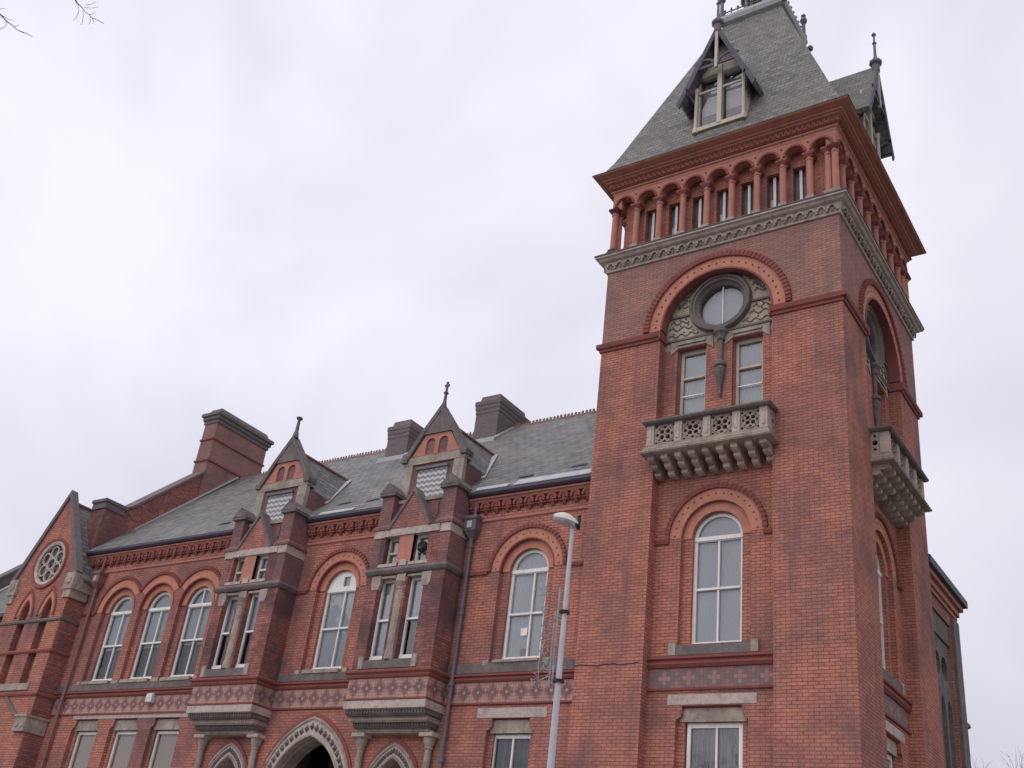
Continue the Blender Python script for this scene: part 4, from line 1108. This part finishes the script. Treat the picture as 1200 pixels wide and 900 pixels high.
    for sx in (x0 + 0.22, x1 - 0.2):
        MB().lathe([(0.2, 6.5), (0.2, 6.42), (0.17, 6.40), (0.15, 6.28), (0.10, 6.16), (0.115, 6.12), (0.09, 6.10), (0.085, 2.4), (0.14, 2.3), (0.16, 2.0)], sx, D - 0.12, 12).build('column', 'stone', body)
        MB().lathe([(0.215, 6.41), (0.215, 6.51)], sx, D - 0.12, sq=True).build('capital', 'stone_pale', body)
        MB().box(sx - 0.2, sx + 0.2, D - 0.32, D, 0, 2.0).build('pedestal', 'stone', body)

    # ------- dormer gable on the roof behind the bay
    dx, dw, dy = cx - 0.06, 1.10, 0.10
    dw_ = MB().add([(dx - dw, dy, 12.9), (dx + dw, dy, 12.9), (dx + dw, dy, 14.62), (dx, dy, 16.05), (dx - dw, dy, 14.62), (dx + dw, 1.5, 14.2), (dx - dw, 1.5, 14.2), (dx + dw, 0.9, 12.9), (dx - dw, 0.9, 12.9), (dx + dw, dy, 14.2), (dx - dw, dy, 14.2)],
                   [(0, 1, 9, 2, 3, 4, 10), (1, 7, 5, 9), (0, 10, 6, 8)])
    dmr = dw_.build('gable_dormer', 'brick_dark', hall)
    MB().box(dx - dw - 0.05, dx + dw + 0.05, dy - 0.06, dy + 0.3, 14.32, 14.58).box(dx - dw - 0.02, dx - dw + 0.3, dy - 0.05, dy + 0.1, 13.1, 14.32).box(dx + dw - 0.36, dx + dw + 0.02, dy - 0.05, dy + 0.1, 13.1, 14.32).build('stone_band', 'stone', dmr)
    MB().box(dx - 0.56, dx + 0.52, dy - 0.03, dy + 0.05, 13.2, 14.12).build('zigzag_panel', 'zigzag', dmr, label='grey and white zigzag tile panel')
    MB().box(dx - 0.62, dx + 0.56, dy - 0.10, dy + 0.05, 14.12, 14.2).build('panel_hood', 'pipe', dmr)
    ga = MB()
    ga.plate([(dx - 0.90, 14.60), (dx + 0.90, 14.60), (dx + 0.46, 15.28), (dx - 0.46, 15.28)], [arch_poly(dx - 0.24, 0.17, 14.62, 14.98, 8), arch_poly(dx + 0.24, 0.17, 14.62, 14.98, 8)], dy - 0.05, dy + 0.02)
    ga.build('blind_arcade', 'terra', dmr)
    MB().plate([(dx - 0.56, 15.28), (dx + 0.56, 15.28), (dx, 16.12)], [], dy - 0.10, dy + 0.1).build('gable_stone', 'stone_dark', dmr)
    cp = MB()
    for sg in (-1, 1):
        cp.band2([(dx + sg * (dw - 0.12), 14.52), (dx + sg * 0.5, 15.34), (dx, 16.02)], [(dx + sg * (dw + 0.05), 14.56), (dx + sg * 0.60, 15.42), (dx, 16.24)], dy - 0.12, dy + 0.2)
        cp.box(dx + sg * dw - 0.12, dx + sg * dw + 0.10, dy - 0.13, dy + 0.25, 14.42, 14.575)
    cp.build('gable_coping', 'stone_dark', dmr)
    rf_ = MB(); fl = []
    ry = lambda z: 0.06 + (z - 13.14) * (RY - 0.06) / (RIDGE - 13.14)
    zr, ze, ew = 15.80, 14.22, dw + 0.02
    for sg in (-1, 1):
        rf_.add([(dx, dy + 0.18, zr), (dx + sg * ew, dy + 0.18, ze), (dx + sg * ew, ry(ze) + 0.1, ze), (dx, ry(zr) + 0.1, zr),
                 (dx, dy + 0.18, zr - 0.12), (dx + sg * (ew - 0.04), dy + 0.18, ze - 0.10), (dx + sg * (ew - 0.04), ry(ze) + 0.1, ze - 0.10), (dx, ry(zr) + 0.1, zr - 0.12)],
                [(0, 1, 2, 3), (4, 7, 6, 5), (0, 4, 5, 1), (1, 5, 6, 2)])
    rf_.build('dormer_roof', 'slate', dmr)
    MB().tube([(dx, dy + 0.1, zr + 0.02), (dx, ry(zr) + 0.1, zr + 0.02)], 0.06, 6).build('ridge_roll', 'ridge', dmr)
    for sg in (-1, 1):      # lead valleys
        p0, p1 = (dx + sg * (ew + 0.0), ry(ze) - 0.25), (dx, ry(zr))
        q = []
        for (x_, y_) in (p0, p1):
            q += [(x_ - sg * 0.05, y_, roof_z(y_) + 0.03), (x_ + sg * 0.13, y_ + 0.0, roof_z(y_) + 0.03), (x_ + sg * 0.13, y_, roof_z(y_) + 0.06), (x_ - sg * 0.05, y_, roof_z(y_) + 0.10)]
        MB().add(q, [(0, 1, 2, 3), (7, 6, 5, 4), (0, 4, 5, 1), (1, 5, 6, 2), (2, 6, 7, 3), (3, 7, 4, 0)]).build('flashing', 'lead', dmr)
    if left:
        MB().lathe([(0.12, 16.2), (0.09, 16.35), (0.065, 16.45), (0.05, 16.85), (0.11, 16.9), (0.11, 16.96), (0.0, 16.99)], dx, dy, 6).build('finial', 'stone_dark', dmr)
    else:
        f_ = MB().lathe([(0.10, 16.15), (0.08, 16.28), (0.055, 16.38), (0.045, 16.62), (0.09, 16.67), (0.045, 16.72), (0.035, 16.92), (0.03, 16.96)], dx, dy, 6)
        f_.box(dx - 0.085, dx + 0.085, dy - 0.025, dy + 0.025, 16.90, 16.97).box(dx - 0.032, dx + 0.032, dy - 0.028, dy + 0.028, 16.84, 17.06)
        f_.build('finial', 'stone_dark', dmr, label='stone cross finial')
bay(*BAYS[0], True)
bay(*BAYS[1], False)

# ==================================================================================== ENTRANCE ARCHES
def gothic(cx, hw_in, hw_out, zs, apex_in, apex_out, dep):
    p_in, p_out = pointed_arc(cx, hw_in, zs, apex_in), pointed_arc(cx, hw_out, zs, apex_out)
    legs = lambda p, x: [(cx + x, 0.05)] + p + [(cx - x, 0.05)]
    i_, o_ = legs(p_in, hw_in), legs(p_out, hw_out)
    a = MB().band2(i_, o_, D - 0.06, D + 0.14)
    arch = a.build('entrance_arch', 'stone_pale', hall)
    # carved leaves between two rolls
    cv_ = MB()
    for i in range(len(p_in)):
        m = ((p_in[i][0] + p_out[i][0]) / 2, (p_in[i][1] + p_out[i][1]) / 2)
        sz = 0.35 * (hw_out - hw_in)
        cv_.lathe([(0.0, m[1] - sz), (sz * 0.75, m[1] - sz * 0.1), (0.0, m[1] + sz)], m[0], D - 0.055, 5)
    cv_.build('leaf_carving', 'stone_dark', arch)
    rl_ = MB()
    rl_.tube([(x, D - 0.055, z) for x, z in o_], 0.05, 6)
    rl_.tube([(x, D - 0.055, z) for x, z in i_], 0.04, 6)
    rl_.build('roll_mould', 'stone', arch)
    hm = MB()
    out2 = legs(pointed_arc(cx, hw_out + 0.13, zs, apex_out + 0.17), hw_out + 0.13)
    hm.band2(o_[1:-1], out2[1:-1], D - 0.05, D + 0.02)
    hm.build('hood_mould', 'hood', arch)
    i2 = legs(pointed_arc(cx, hw_in - dep * 0.35, zs, apex_in - dep * 0.35), hw_in - dep * 0.35)
    MB().band2(i2, i_, D + 0.14, D + 0.55).build('inner_order', 'stone', arch)
    return arch
ar1 = gothic(-15.32, 1.38, 1.72, 4.75, 6.52, 6.98, 0.3)
gothic(-18.42, 0.62, 0.88, 5.0, 5.96, 6.28, 0.2)
gothic(-12.24, 0.62, 0.88, 5.0, 5.94, 6.26, 0.2)
# porch behind the arches: dim recess with a panelled screen
po = MB().box(-17.0, -13.7, 2.6, 2.7, 0, 7.2).box(-17.0, -13.7, D + 0.6, 2.6, 7.0, 7.1).box(-17.05, -16.95, D + 0.5, 2.6, 0, 7.1).box(-13.75, -13.65, D + 0.5, 2.6, 0, 7.1)
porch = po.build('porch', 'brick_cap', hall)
fr = MB().plate(rect(-16.9, -13.8, 0.05, 6.9), [rect(-16.8, -15.95, 5.35, 6.7), rect(-15.85, -15.0, 5.35, 6.7), rect(-14.9, -13.9, 5.35, 6.7), rect(-16.8, -15.95, 0.3, 5.2), rect(-15.85, -15.0, 0.3, 5.2), rect(-14.9, -13.9, 0.3, 5.2)], 1.9, 2.0)
fr.build('porch_screen', 'timber', porch)
MB().add([(-16.9, 1.96, 0.1), (-13.8, 1.96, 0.1), (-13.8, 1.96, 6.9), (-16.9, 1.96, 6.9)], [(0, 1, 2, 3)]).build('pane', 'glass', porch)
for cx in (-18.42, -12.24):
    MB().box(cx - 1, cx + 1, D + 0.56, D + 0.6, 0, 6.4).build('arch_backing', 'room', hall)

# ==================================================================================== DOWNPIPES
def downpipe(x, y, ztop, hopper_z, kind='pipe'):
    p = MB().tube([(x, y, 0.2), (x, y, hopper_z)], 0.058, 8)
    z = 2.0
    while z < hopper_z - 0.3:
        p.tube([(x, y, z), (x, y, z + 0.12)], 0.078, 8); z += 1.9
    o = p.build('downpipe', kind, hall)
    MB().loft_sq([(-0.10, hopper_z - 0.25), (0.02, hopper_z - 0.05), (0.06, hopper_z), (0.06, hopper_z + 0.30), (0.10, hopper_z + 0.34), (0.10, hopper_z + 0.42)], x - 0.14, x + 0.14, y - 0.12, y + 0.14).build('hopper', kind, o)
    MB().box(x - 0.08, x + 0.08, y - 0.205, y - 0.18, hopper_z + 0.06, hopper_z + 0.26).build('hopper_plate', 'lead', o)
    MB().tube([(x, y, hopper_z + 0.35), (x, y + 0.02, ztop)], 0.05, 8).build('swan_neck', kind, o)
downpipe(-10.62, D - 0.12, 13.0, 11.98)
downpipe(-27.15, D - 0.12, 13.0, 11.85, 'pipe_red')

# ==================================================================================== GABLED PAVILION AT THE LEFT END
PY, PL, PR, PC = -0.43, -31.35, -27.72, -29.52
pv = MB()
lanc = [PC - 0.52, PC + 0.80]
hs = [pointed_poly(x, 0.24, 8.2, 10.75, 11.25) for x in lanc] + [circ(PC + 0.06, 12.62, 0.80)]
pv.plate([(PL, 0), (PR, 0), (PR, 12.1), (PC + 0.12, 15.35), (PC - 0.12, 15.35), (PL, 12.1)], hs, PY, PY + 0.22, back=False, rim=False)
for x in (PL, PR): pv.add([(x, PY, 0), (x, 4, 0), (x, 4, 12.1), (x, PY, 12.1)], [(0, 1, 2, 3)])
pvo = pv.build('gabled_pavilion', 'brick', hall)
MB().box(PR - 0.001, PR + 0.012, PY + 0.04, D + 0.3, 0, 11.4).build('side_wall', 'brick_bay', pvo, label='sooty return wall of the pavilion')
for a, b, z in ((PL, PR, 10.42), (PL, PR, 9.30), (PL, PR, 7.80)):
    MB().loft_sq([(0.0, z - 0.06), (0.04, z - 0.05), (0.06, z), (0.05, z + 0.05), (0, z + 0.08)], PL, PR, PY, 0.8).build('string_course', 'hood' if z != 10.42 else 'stone_dark', pvo)
bl = MB()
for x in lanc: bl.add([(x - .3, PY + .22, 8.1), (x + .3, PY + .22, 8.1), (x + .3, PY + .22, 11.3), (x - .3, PY + .22, 11.3)], [(0, 1, 2, 3)])
bl.build('blind_lancet', 'hood', pvo)
lh = MB()
for x in lanc:
    i_, o_ = pointed_arc(x, 0.27, 10.72, 11.30), pointed_arc(x, 0.44, 10.62, 11.56)
    lh.band2(i_, o_, PY - 0.02, PY + 0.05)
lh.build('lancet_arch', 'rubbed', pvo)
lh2 = MB()
for x in lanc: lh2.band2(pointed_arc(x, 0.44, 10.62, 11.56), pointed_arc(x, 0.52, 10.60, 11.68), PY - 0.05, PY + 0.05)
lh2.build('hood_mould', 'hood', pvo)
MB().box(PC - 0.95, PC + 1.25, PY - 0.05, PY + 0.2, 7.95, 8.18).build('sill', 'stone', pvo)
rx, rz_ = PC + 0.06, 12.62
ro_ = MB().ring_y([(0.72, PY + 0.14), (0.72, PY - 0.02), (0.82, PY - 0.06), (0.86, PY - 0.03), (0.86, PY + 0.14)], rx, rz_)
for i in range(6):
    a = pi * i / 3 + pi / 6
    ro_.ring_y([(0.185, PY + 0.12), (0.185, PY + 0.03), (0.235, PY + 0.03), (0.235, PY + 0.12)], rx + 0.46 * cos(a), rz_ + 0.46 * sin(a), 16)
ro_.ring_y([(0.19, PY + 0.12), (0.19, PY + 0.02), (0.25, PY + 0.02), (0.25, PY + 0.12)], rx, rz_, 16)
ro_.build('rose_window', 'stone_pale', pvo)
MB().ring_y([(0.86, PY + 0.05), (0.86, PY - 0.05), (0.96, PY - 0.07), (1.0, PY + 0.05)], rx, rz_).build('hood_mould', 'hood', pvo)
MB().add([(x, PY + 0.1, z) for x, z in circ(rx, rz_, 0.78)], [tuple(range(36))]).build('pane', 'glass', pvo)
MB().add([(x, PY + 0.21, z) for x, z in circ(rx, rz_, 0.8)], [tuple(range(36))]).build('blind', 'netdark', pvo)
gc = MB()
for sg in (-1, 1):
    gc.band2([(PC + sg * 1.80, 12.05), (PC, 15.30)], [(PC + sg * 1.98, 12.15), (PC, 15.56)], PY - 0.08, PY + 0.2)
gc.build('gable_coping', 'brick_cap', pvo)
for sg in (-1, 1):
    kn = MB()
    x = PC + sg * 1.72
    kn.box(x - 0.26, x + 0.26, PY - 0.10, PY + 0.9, 11.5, 12.1).box(x - 0.20, x + 0.20, PY - 0.06, PY + 0.7, 11.2, 11.5)
    kn.ring_y([(0.0, PY - 0.13), (0.13, PY - 0.13), (0.13, PY - 0.09), (0.0, PY - 0.09)], x, 11.82, 12)
    kn.build('kneeler', 'stone', pvo)
pr_ = MB()
for sg in (-1, 1):
    pr_.add([(PC, PY + 0.2, 15.10), (PC + sg * 2.0, PY + 0.2, 11.95), (PC + sg * 2.0, 4.0, 11.95), (PC, 4.0, 15.10)], [(0, 1, 2, 3)])
    pr_.add([(PC, PY + 0.3, 14.98), (PC + sg * 2.0, PY + 0.3, 11.83), (PC + sg * 2.0, 4.0, 11.83), (PC, 4.0, 14.98)], [(3, 2, 1, 0)])
    pr_.add([(PC + sg * 2.0, PY + 0.3, 11.95), (PC + sg * 2.0, 4.0, 11.95), (PC + sg * 2.0, 4.0, 11.83), (PC + sg * 2.0, PY + 0.3, 11.83)], [(0, 1, 2, 3)])
pr_.build('pavilion_roof', 'slate', pvo)
MB().tube([(PC, PY + 0.3, 15.12), (PC, 2.2, 15.12)], 0.07, 6).build('ridge_roll', 'ridge', pvo)
# porch of the pavilion: carved kneeler stone and pointed arch below it
cb = MB().box(-28.30, -27.68, PY - 0.12, 0.30, 6.55, 7.02)
for i in range(2): cb.ring_y([(0.0, PY - 0.14), (0.12, PY - 0.14), (0.12, PY - 0.11), (0.0, PY - 0.11)], -28.14 + 0.30 * i, 6.80, 10)
cb.box(-28.34, -27.64, PY - 0.16, 0.32, 7.02, 7.10)
cb.build('carved_block', 'stone', pvo)
MB().band2(pointed_arc(-29.9, 1.35, 4.6, 6.2), pointed_arc(-29.9, 1.62, 4.6, 6.55), PY - 0.06, PY + 0.04).build('porch_arch', 'stone', pvo)
MB().band2([(-28.34, 6.98), (-29.3, 7.62)], [(-28.32, 7.08), (-29.3, 7.74)], PY - 0.10, PY + 0.04).build('porch_coping', 'stone_dark', pvo)
MB().add([(p[0], PY - 0.004, p[1]) for p in pointed_poly(-29.9, 1.34, 0.1, 4.6, 6.18)], [tuple(range(31))]).build('doorway', 'room', pvo)  # flat sheet on the wall, the opening's shade put into its colour

# lower wing beyond the pavilion with its own parapet gable
wz = lambda y: 11.05 + 0.97 * (y - 0.2)
lw = MB().box(-37.6, PL - 0.02, D, 9.0, 0, 11.0)
lwo = lw.build('side_wing', 'brick', hall)
MB().add([(-37.1, 0.1, wz(0.1)), (PL + 1.0, 0.1, wz(0.1)), (PL + 1.0, 4.7, wz(4.7)), (-37.1, 4.7, wz(4.7)), (-37.1, 9.2, wz(0.1)), (PL + 1.0, 9.2, wz(0.1))], [(0, 1, 2, 3), (3, 2, 5, 4)]).build('wing_roof', 'slate', lwo)
MB().box(-37.6, PL, 0.0, 0.14, 10.93, 11.06).build('gutter', 'gutter', lwo)
MB().prism_x([(0.2, 10.9), (0.2, wz(0.2) + 0.6), (4.7, wz(4.7) + 0.6), (9.1, wz(0.3) + 0.6), (9.1, 10.9)], -37.6, -37.15).build('end_parapet', 'brick_cap', lwo)  # shaded parapet face: the shade is put into the grey brick colour
MB().prism_x([(0.1, wz(0.1) + 0.61), (4.7, wz(4.7) + 0.61), (4.7, wz(4.7) + 0.72), (0.1, wz(0.1) + 0.72)], -37.68, -37.05).build('coping', 'stone_dark', lwo)
MB().prism_x([(0.3, wz(0.3) + 0.02), (4.7, wz(4.7) + 0.02), (4.7, wz(4.7) + 0.07), (0.3, wz(0.3) + 0.07)], -37.0, -36.7).build('flashing', 'lead', lwo)
MB().prism_x([(0.15, wz(0.15) + 0.02), (2.2, wz(2.2) + 0.02), (2.2, wz(2.2) + 0.07), (0.15, wz(0.15) + 0.07)], PL - 0.9, PL - 0.7).build('flashing', 'lead', lwo)
MB().sweep([(0, 10.3), (0.06, 10.31), (0.09, 10.4), (0, 10.45)], -37.6, PL - 0.03, D).build('string_course', 'hood', lwo)
MB().arc(-33.3, 9.0, 0.9, 1.2, D - 0.02, D + 0.03).build('arch', 'rubbed', lwo)

# ==================================================================================== RETURN WING BEHIND THE TOWER
RX = -0.30
rw = MB(Matrix(((0, -1, 0, 0), (1, 0, 0, 0), (0, 0, 1, 0), (0, 0, 0, 1))))   # local x runs along world y, local y points to -x
rw.plate(rect(6.8, 10.74, 0, 12.45), [rect(7.9, 10.05, 6.4, 11.62)], -RX, -RX + 0.3, back=False, rim=False)
rw.add([(10.74, -RX, 0), (10.74, 7, 0), (10.74, 7, 12.45), (10.74, -RX, 12.45)], [(0, 1, 2, 3)])
rwo = rw.build('return_wing', 'brick', hall)
XR = rw.xf
def rmb(): return MB(XR)
rmb().box(7.9, 10.05, -RX + 0.05, -RX + 0.2, 11.0, 11.60).build('stone_panel', 'stone_dark', rwo)
tr = rmb()
tr.plate(rect(7.92, 10.03, 6.42, 11.0), [pointed_poly(8.27, 0.26, 6.6, 8.9, 9.4), pointed_poly(8.98, 0.26, 6.6, 8.9, 9.4), pointed_poly(9.69, 0.26, 6.6, 8.9, 9.4), circ(8.6, 10.2, 0.34, 16), circ(9.4, 10.2, 0.34, 16)], -RX + 0.10, -RX + 0.28, back=False)
tro = tr.build('tracery_window', 'stone_dark', rwo)
rmb().add([(7.9, -RX + 0.26, 6.4), (10.05, -RX + 0.26, 6.4), (10.05, -RX + 0.26, 11.0), (7.9, -RX + 0.26, 11.0)], [(0, 1, 2, 3)]).build('pane', 'room', rwo)
bt = rmb().box(10.12, 10.78, -RX - 0.10, -RX + 0.3, 0, 11.9)
bt.build('buttress', 'stone_dark', rwo)
rmb().box(7.8, 10.1, -RX - 0.06, -RX + 0.2, 6.15, 6.40).build('sill', 'stone_dark', rwo)
ev = rmb()
for (o, za, zb) in ((0.06, 12.0, 12.12), (0.12, 12.12, 12.3), (0.22, 12.3, 12.45)):
    ev.box(6.82, 10.76 + o, -RX - o, -RX + 0.5, za, zb)
ev.build('eaves_cornice', 'terra', rwo)
rmb().box(6.83, 11.08, -RX - 0.34, -RX + 0.3, 12.45, 12.66).build('gutter', 'timber', rwo)
rmb().prism_x([(-RX - 0.32, 12.66), (-RX + 3.0, 15.6), (-RX + 6.2, 15.6), (-RX + 6.4, 12.66)], 6.84, 11.05).build('wing_roof', 'slate', rwo)
rmb().lathe([(0.0, 8.85), (0.12, 8.92), (0.10, 9.0), (0.0, 9.1)], 10.88, -RX - 0.05, 8).build('boss', 'stone_dark', rwo)

# ==================================================================================== THINGS ON AND BEFORE THE BUILDING
al = thing('alarm_box', 'small cream alarm box fixed to the tile band below the three arched windows', 'alarm box', (-22.58, D, 7.55))
MB().add([(-0.14, -0.16, 0.02), (0.14, -0.16, 0.02), (0.14, -0.16, 0.26), (-0.14, -0.16, 0.26), (-0.14, -0.02, 0.0), (0.14, -0.02, 0.0), (0.14, -0.02, 0.36), (-0.14, -0.02, 0.36)],
         [(0, 1, 2, 3), (3, 2, 6, 7), (0, 3, 7, 4), (1, 5, 6, 2), (0, 4, 5, 1), (4, 7, 6, 5)]).build('housing', 'shell', al)
MB().box(-0.09, 0.09, -0.02, 0.012, 0.08, 0.3).build('bracket', 'lead', al)

LZ = 7.5
LX, LY = -1.44, -9.23
lamp = thing('street_lamp', 'tall slim grey street lamp with a pale hooded head in front of the brick wall', 'street lamp', (LX, LY, 0))
MB().lathe([(0.10, 0.0), (0.10, 1.3), (0.085, 1.36), (0.068, 1.4), (0.056, 3.6), (0.044, 5.0), (0.029, 7.35)], 0, 0, 14).build('post', 'galv', lamp)
MB().tube([(0, 0, 7.3), (0, 0, 7.42), (-0.015, -0.03, 7.47)], 0.03, 8).build('spigot', 'galv', lamp)
lh_ = MB()
# hooded lantern: a long shallow shell reaching out over the road
hx = Vector((-0.86, -0.50, 0.0)).normalized(); hy = Vector((-hx.y, hx.x, 0))
rows = []
for i in range(11):
    t_ = i / 10
    prof_w = 0.105 * sin(pi * min(1, 0.14 + 0.86 * t_) ** 0.8) + 0.03
    prof_h = 0.115 * sin(pi * min(0.97, 0.10 + 0.82 * t_)) + 0.02
    rows.append((t_ * 0.38 - 0.08, prof_w, prof_h))
vs, fs = [], []
for (s0, w0, h0) in rows:
    for k in range(9):
        a = pi * k / 8
        p = hx * s0 + hy * (w0 * cos(a)) + Vector((0, 0, 7.47 + s0 * 0.30 + h0 * sin(a)))
        vs.append(p)
for i in range(10):
    for k in range(8): fs.append((i * 9 + k, i * 9 + k + 1, (i + 1) * 9 + k + 1, (i + 1) * 9 + k))
fs += [tuple(range(9)), tuple(range(90, 99))]
lh_.add(vs, fs)
lh_.build('lamp_head', 'shell', lamp, smooth=True)
vs, fs = [], []
for (s0, w0, h0) in rows[1:]:
    for k in range(7):
        a = pi + pi * k / 6
        vs.append(hx * s0 + hy * (w0 * 0.93 * cos(a)) + Vector((0, 0, 7.472 + s0 * 0.30 + 0.06 * sin(a))))
for i in range(9):
    for k in range(6): fs.append((i * 7 + k, i * 7 + k + 1, (i + 1) * 7 + k + 1, (i + 1) * 7 + k))
fs += [tuple(range(7)), tuple(range(63, 70))]
MB().add(vs, fs).build('lamp_bowl', 'netdark', lamp, smooth=True)
MB().lathe([(0.028, 7.4), (0.028, 7.62), (0.0, 7.64)], 0.07, 0.06, 8).build('photocell', 'black', lamp)

MB().box(-0.05, 0.05, -0.104, -0.06, 0.55, 1.15).build('access_door', 'galv', lamp)
MB().lathe([(0.062, 3.56), (0.064, 3.6), (0.062, 3.64)], 0, 0, 14).build('collar', 'galv', lamp)
# festive light motif strapped to the lamp post
fx = thing('light_decoration', 'unlit festive rope light motif of stars and swirls strapped to the lamp post', 'decoration', (LX, LY, 0))
ux = cam_rot @ Vector((1, 0, 0)); ux.z = 0; ux.normalize()
ux = Vector((0.86, 0.50, 0))          # plane of the motif: along the pavement, square to the traffic
def fpt(a, z): return Vector((-ux.x * a, -ux.y * a, z))
rp = MB()
rp.tube([fpt(0.085, 5.05), fpt(0.10, 5.6), fpt(0.095, 6.2), fpt(0.10, 6.45)], 0.016, 6)
rp.tube([fpt(0.13, 5.0), fpt(0.14, 5.5), fpt(0.13, 6.1)], 0.012, 6)
rp.build('rope', 'wire', fx)
stz = MB()
def star(a, z, r, k=5, rot=0.2):
    pts = []
    for i in range(2 * k + 1):
        q = rot + pi * i / k
        rr = r if i % 2 == 0 else r * 0.42
        pts.append(fpt(a + rr * cos(q), z + rr * sin(q)))
    stz.tube(pts, 0.0075, 5)
star(0.24, 5.16, 0.13); star(0.33, 5.05, 0.08, rot=0.6); star(0.24, 5.52, 0.09, rot=0.9); star(0.26, 5.86, 0.075); star(0.31, 6.38, 0.10, rot=0.5)
stz.build('star', 'wire', fx)
sw = MB()
def swirl(a, z, r, turns=1.4, ph=0.0):
    sw.tube([fpt(a + r * (1 - 0.6 * i / 22) * cos(ph + 2 * pi * turns * i / 22), z + r * (1 - 0.6 * i / 22) * sin(ph + 2 * pi * turns * i / 22)) for i in range(23)], 0.008, 5)
swirl(0.15, 5.92, 0.08); swirl(0.15, 5.36, 0.08, ph=2.0); swirl(0.28, 5.70, 0.07, ph=1.0); swirl(0.18, 5.30, 0.07, ph=3.0); swirl(0.30, 6.12, 0.06, ph=2.2)
sw.tube([fpt(0.27, 4.98), fpt(0.31, 5.3), fpt(0.25, 5.65), fpt(0.29, 5.95), fpt(0.32, 6.2), fpt(0.30, 6.5)], 0.007, 5)
for z in (5.1, 5.72, 6.0): sw.tube([fpt(0.02, z), fpt(0.16, z + 0.05), fpt(0.28, z - 0.02)], 0.009, 5)
sw.build('swirl', 'wire', fx)
MB().lathe([(0.085, 5.08), (0.085, 5.12)], 0, 0, 12).lathe([(0.075, 6.08), (0.075, 6.12)], 0, 0, 12).build('strap', 'black', fx)

# ==================================================================================== BARE TREES
def twig_tree(mb, p, d, L, r, depth, spread=0.5, droop=0.0, rng=random):
    pts = [p]
    q = p.copy(); dd = d.normalized()
    for i in range(4):
        dd = (dd + Vector((rng.uniform(-1, 1), rng.uniform(-1, 1), rng.uniform(-1, 1))) * 0.16 + Vector((0, 0, -droop))).normalized()
        q = q + dd * L / 4
        pts.append(q.copy())
    mb.tube(pts, r, 6 if depth > 2 else 4, r * 0.62)
    if depth == 0: return
    for i in range(rng.choice((2, 3)) + (1 if depth < 3 else 0)):
        base = pts[rng.choice((2, 3, 4))]
        nd = (dd + Vector((rng.uniform(-1, 1), rng.uniform(-1, 1), rng.uniform(-0.5, 0.8))) * spread).normalized()
        twig_tree(mb, base, nd, L * rng.uniform(0.6, 0.8), r * 0.58, depth - 1, spread, droop, rng)

# far tree, its crown just showing beside the wing on the right
ft = thing('bare_tree', 'distant leafless tree showing beside the wall at the bottom right', 'tree', (-6.2, 40, -0.13))
rg = random.Random(5)
tk = MB(); tk.tube([(0, 0, 0), (0.1, 0, 4), (0, 0.1, 9)], 0.35, 8, 0.2); tk.build('trunk', 'bark', ft)
cw = MB()
for i in range(9):
    a = i * 0.7
    twig_tree(cw, Vector((0, 0, 5.8 + 0.37 * i)), Vector((cos(a), sin(a), 1.1)), 2.6, 0.05, 4, 0.7, 0.0, rg)
cw.build('crown', 'bark', ft)

# near tree at the left: only the tips of two drooping branches reach into the view
def pix(px, py, dist):
    d = cam_rot @ Vector(((px - 600) / 1253.226, (450 - py) / 1253.226, -1)); d.normalize()
    return Vector((6.6657, -22.1577, 1.5041)) + d * dist
nt = thing('street_tree', 'leafless tree whose thin drooping twig tips enter at the top left corner', 'tree', (-9.5, -17.5, 0))
off = Vector((-9.5, -17.5, 0))
tk = MB(); tk.tube([(0, 0, 0), (0.05, 0, 3), (-0.1, 0.1, 6), (0.0, 0, 9)], 0.26, 10, 0.12); tk.build('trunk', 'bark', nt)
cw = MB()
rg = random.Random(11)
def branch(points, r0):
    n_ = len(points)
    for i in range(n_ - 1):
        ra = max(0.0035, 0.02 - 0.0035 * i) if i else r0
        cw.tube([points[i] - off, (points[i] + points[i + 1]) / 2 - off + Vector((0.004, 0, 0.004)), points[i + 1] - off], ra, 5, max(0.0032, 0.02 - 0.0035 * (i + 1)))
D1 = 13.0
b1 = [off + Vector((0, 0, 8.6)), pix(-160, -140, 12.7), pix(-60, -50, 12.9), pix(-12, 6, D1), pix(8, 25, D1), pix(20, 35, D1), pix(38, 43, D1)]
branch(b1, 0.06)
for a, b in (((2, 18), (16, 24)), ((8, 25), (4, 32)), ((4, 32), (-6, 33)), ((16, 31), (22, 28)), ((-6, 8), (6, 10)), ((22, 36), (30, 38))):
    cw.tube([pix(*a, D1) - off, pix((a[0] + b[0]) / 2 + 1, (a[1] + b[1]) / 2 + 1.5, D1) - off, pix(*b, D1 + 0.05) - off], 0.0035, 4, 0.0018)
b2 = [off + Vector((0, 0, 8.9)), pix(-60, -190, 12.6), pix(40, -80, 12.8), pix(82, -14, D1), pix(90, 3, D1), pix(100, 14, D1), pix(108, 21, D1), pix(122, 28, D1)]
branch(b2, 0.06)
for a, b in (((91, 4), (92, 14)), ((92, 14), (86, 24)), ((97, 12), (97, 22)), ((99, 9), (116, 8)), ((104, 17), (112, 14)), ((106, 20), (104, 29)), ((86, -4), (90, 6)), ((97, 22), (95, 29)), ((108, 21), (110, 28)), ((100, 6), (112, 2))):
    cw.tube([pix(*a, D1) - off, pix((a[0] + b[0]) / 2 + 0.7, (a[1] + b[1]) / 2 + 1, D1) - off, pix(*b, D1 + 0.05) - off], 0.0035, 4, 0.0018)
for i in range(7):      # the rest of the crown, outside the frame
    a = 2.4 + 0.35 * i
    twig_tree(cw, Vector((0, 0, 6.5 + 0.35 * i)), Vector((cos(a), sin(a), 0.9)), 1.6, 0.06, 3, 0.45, 0.0, rg)
cw.build('crown', 'bark', nt)
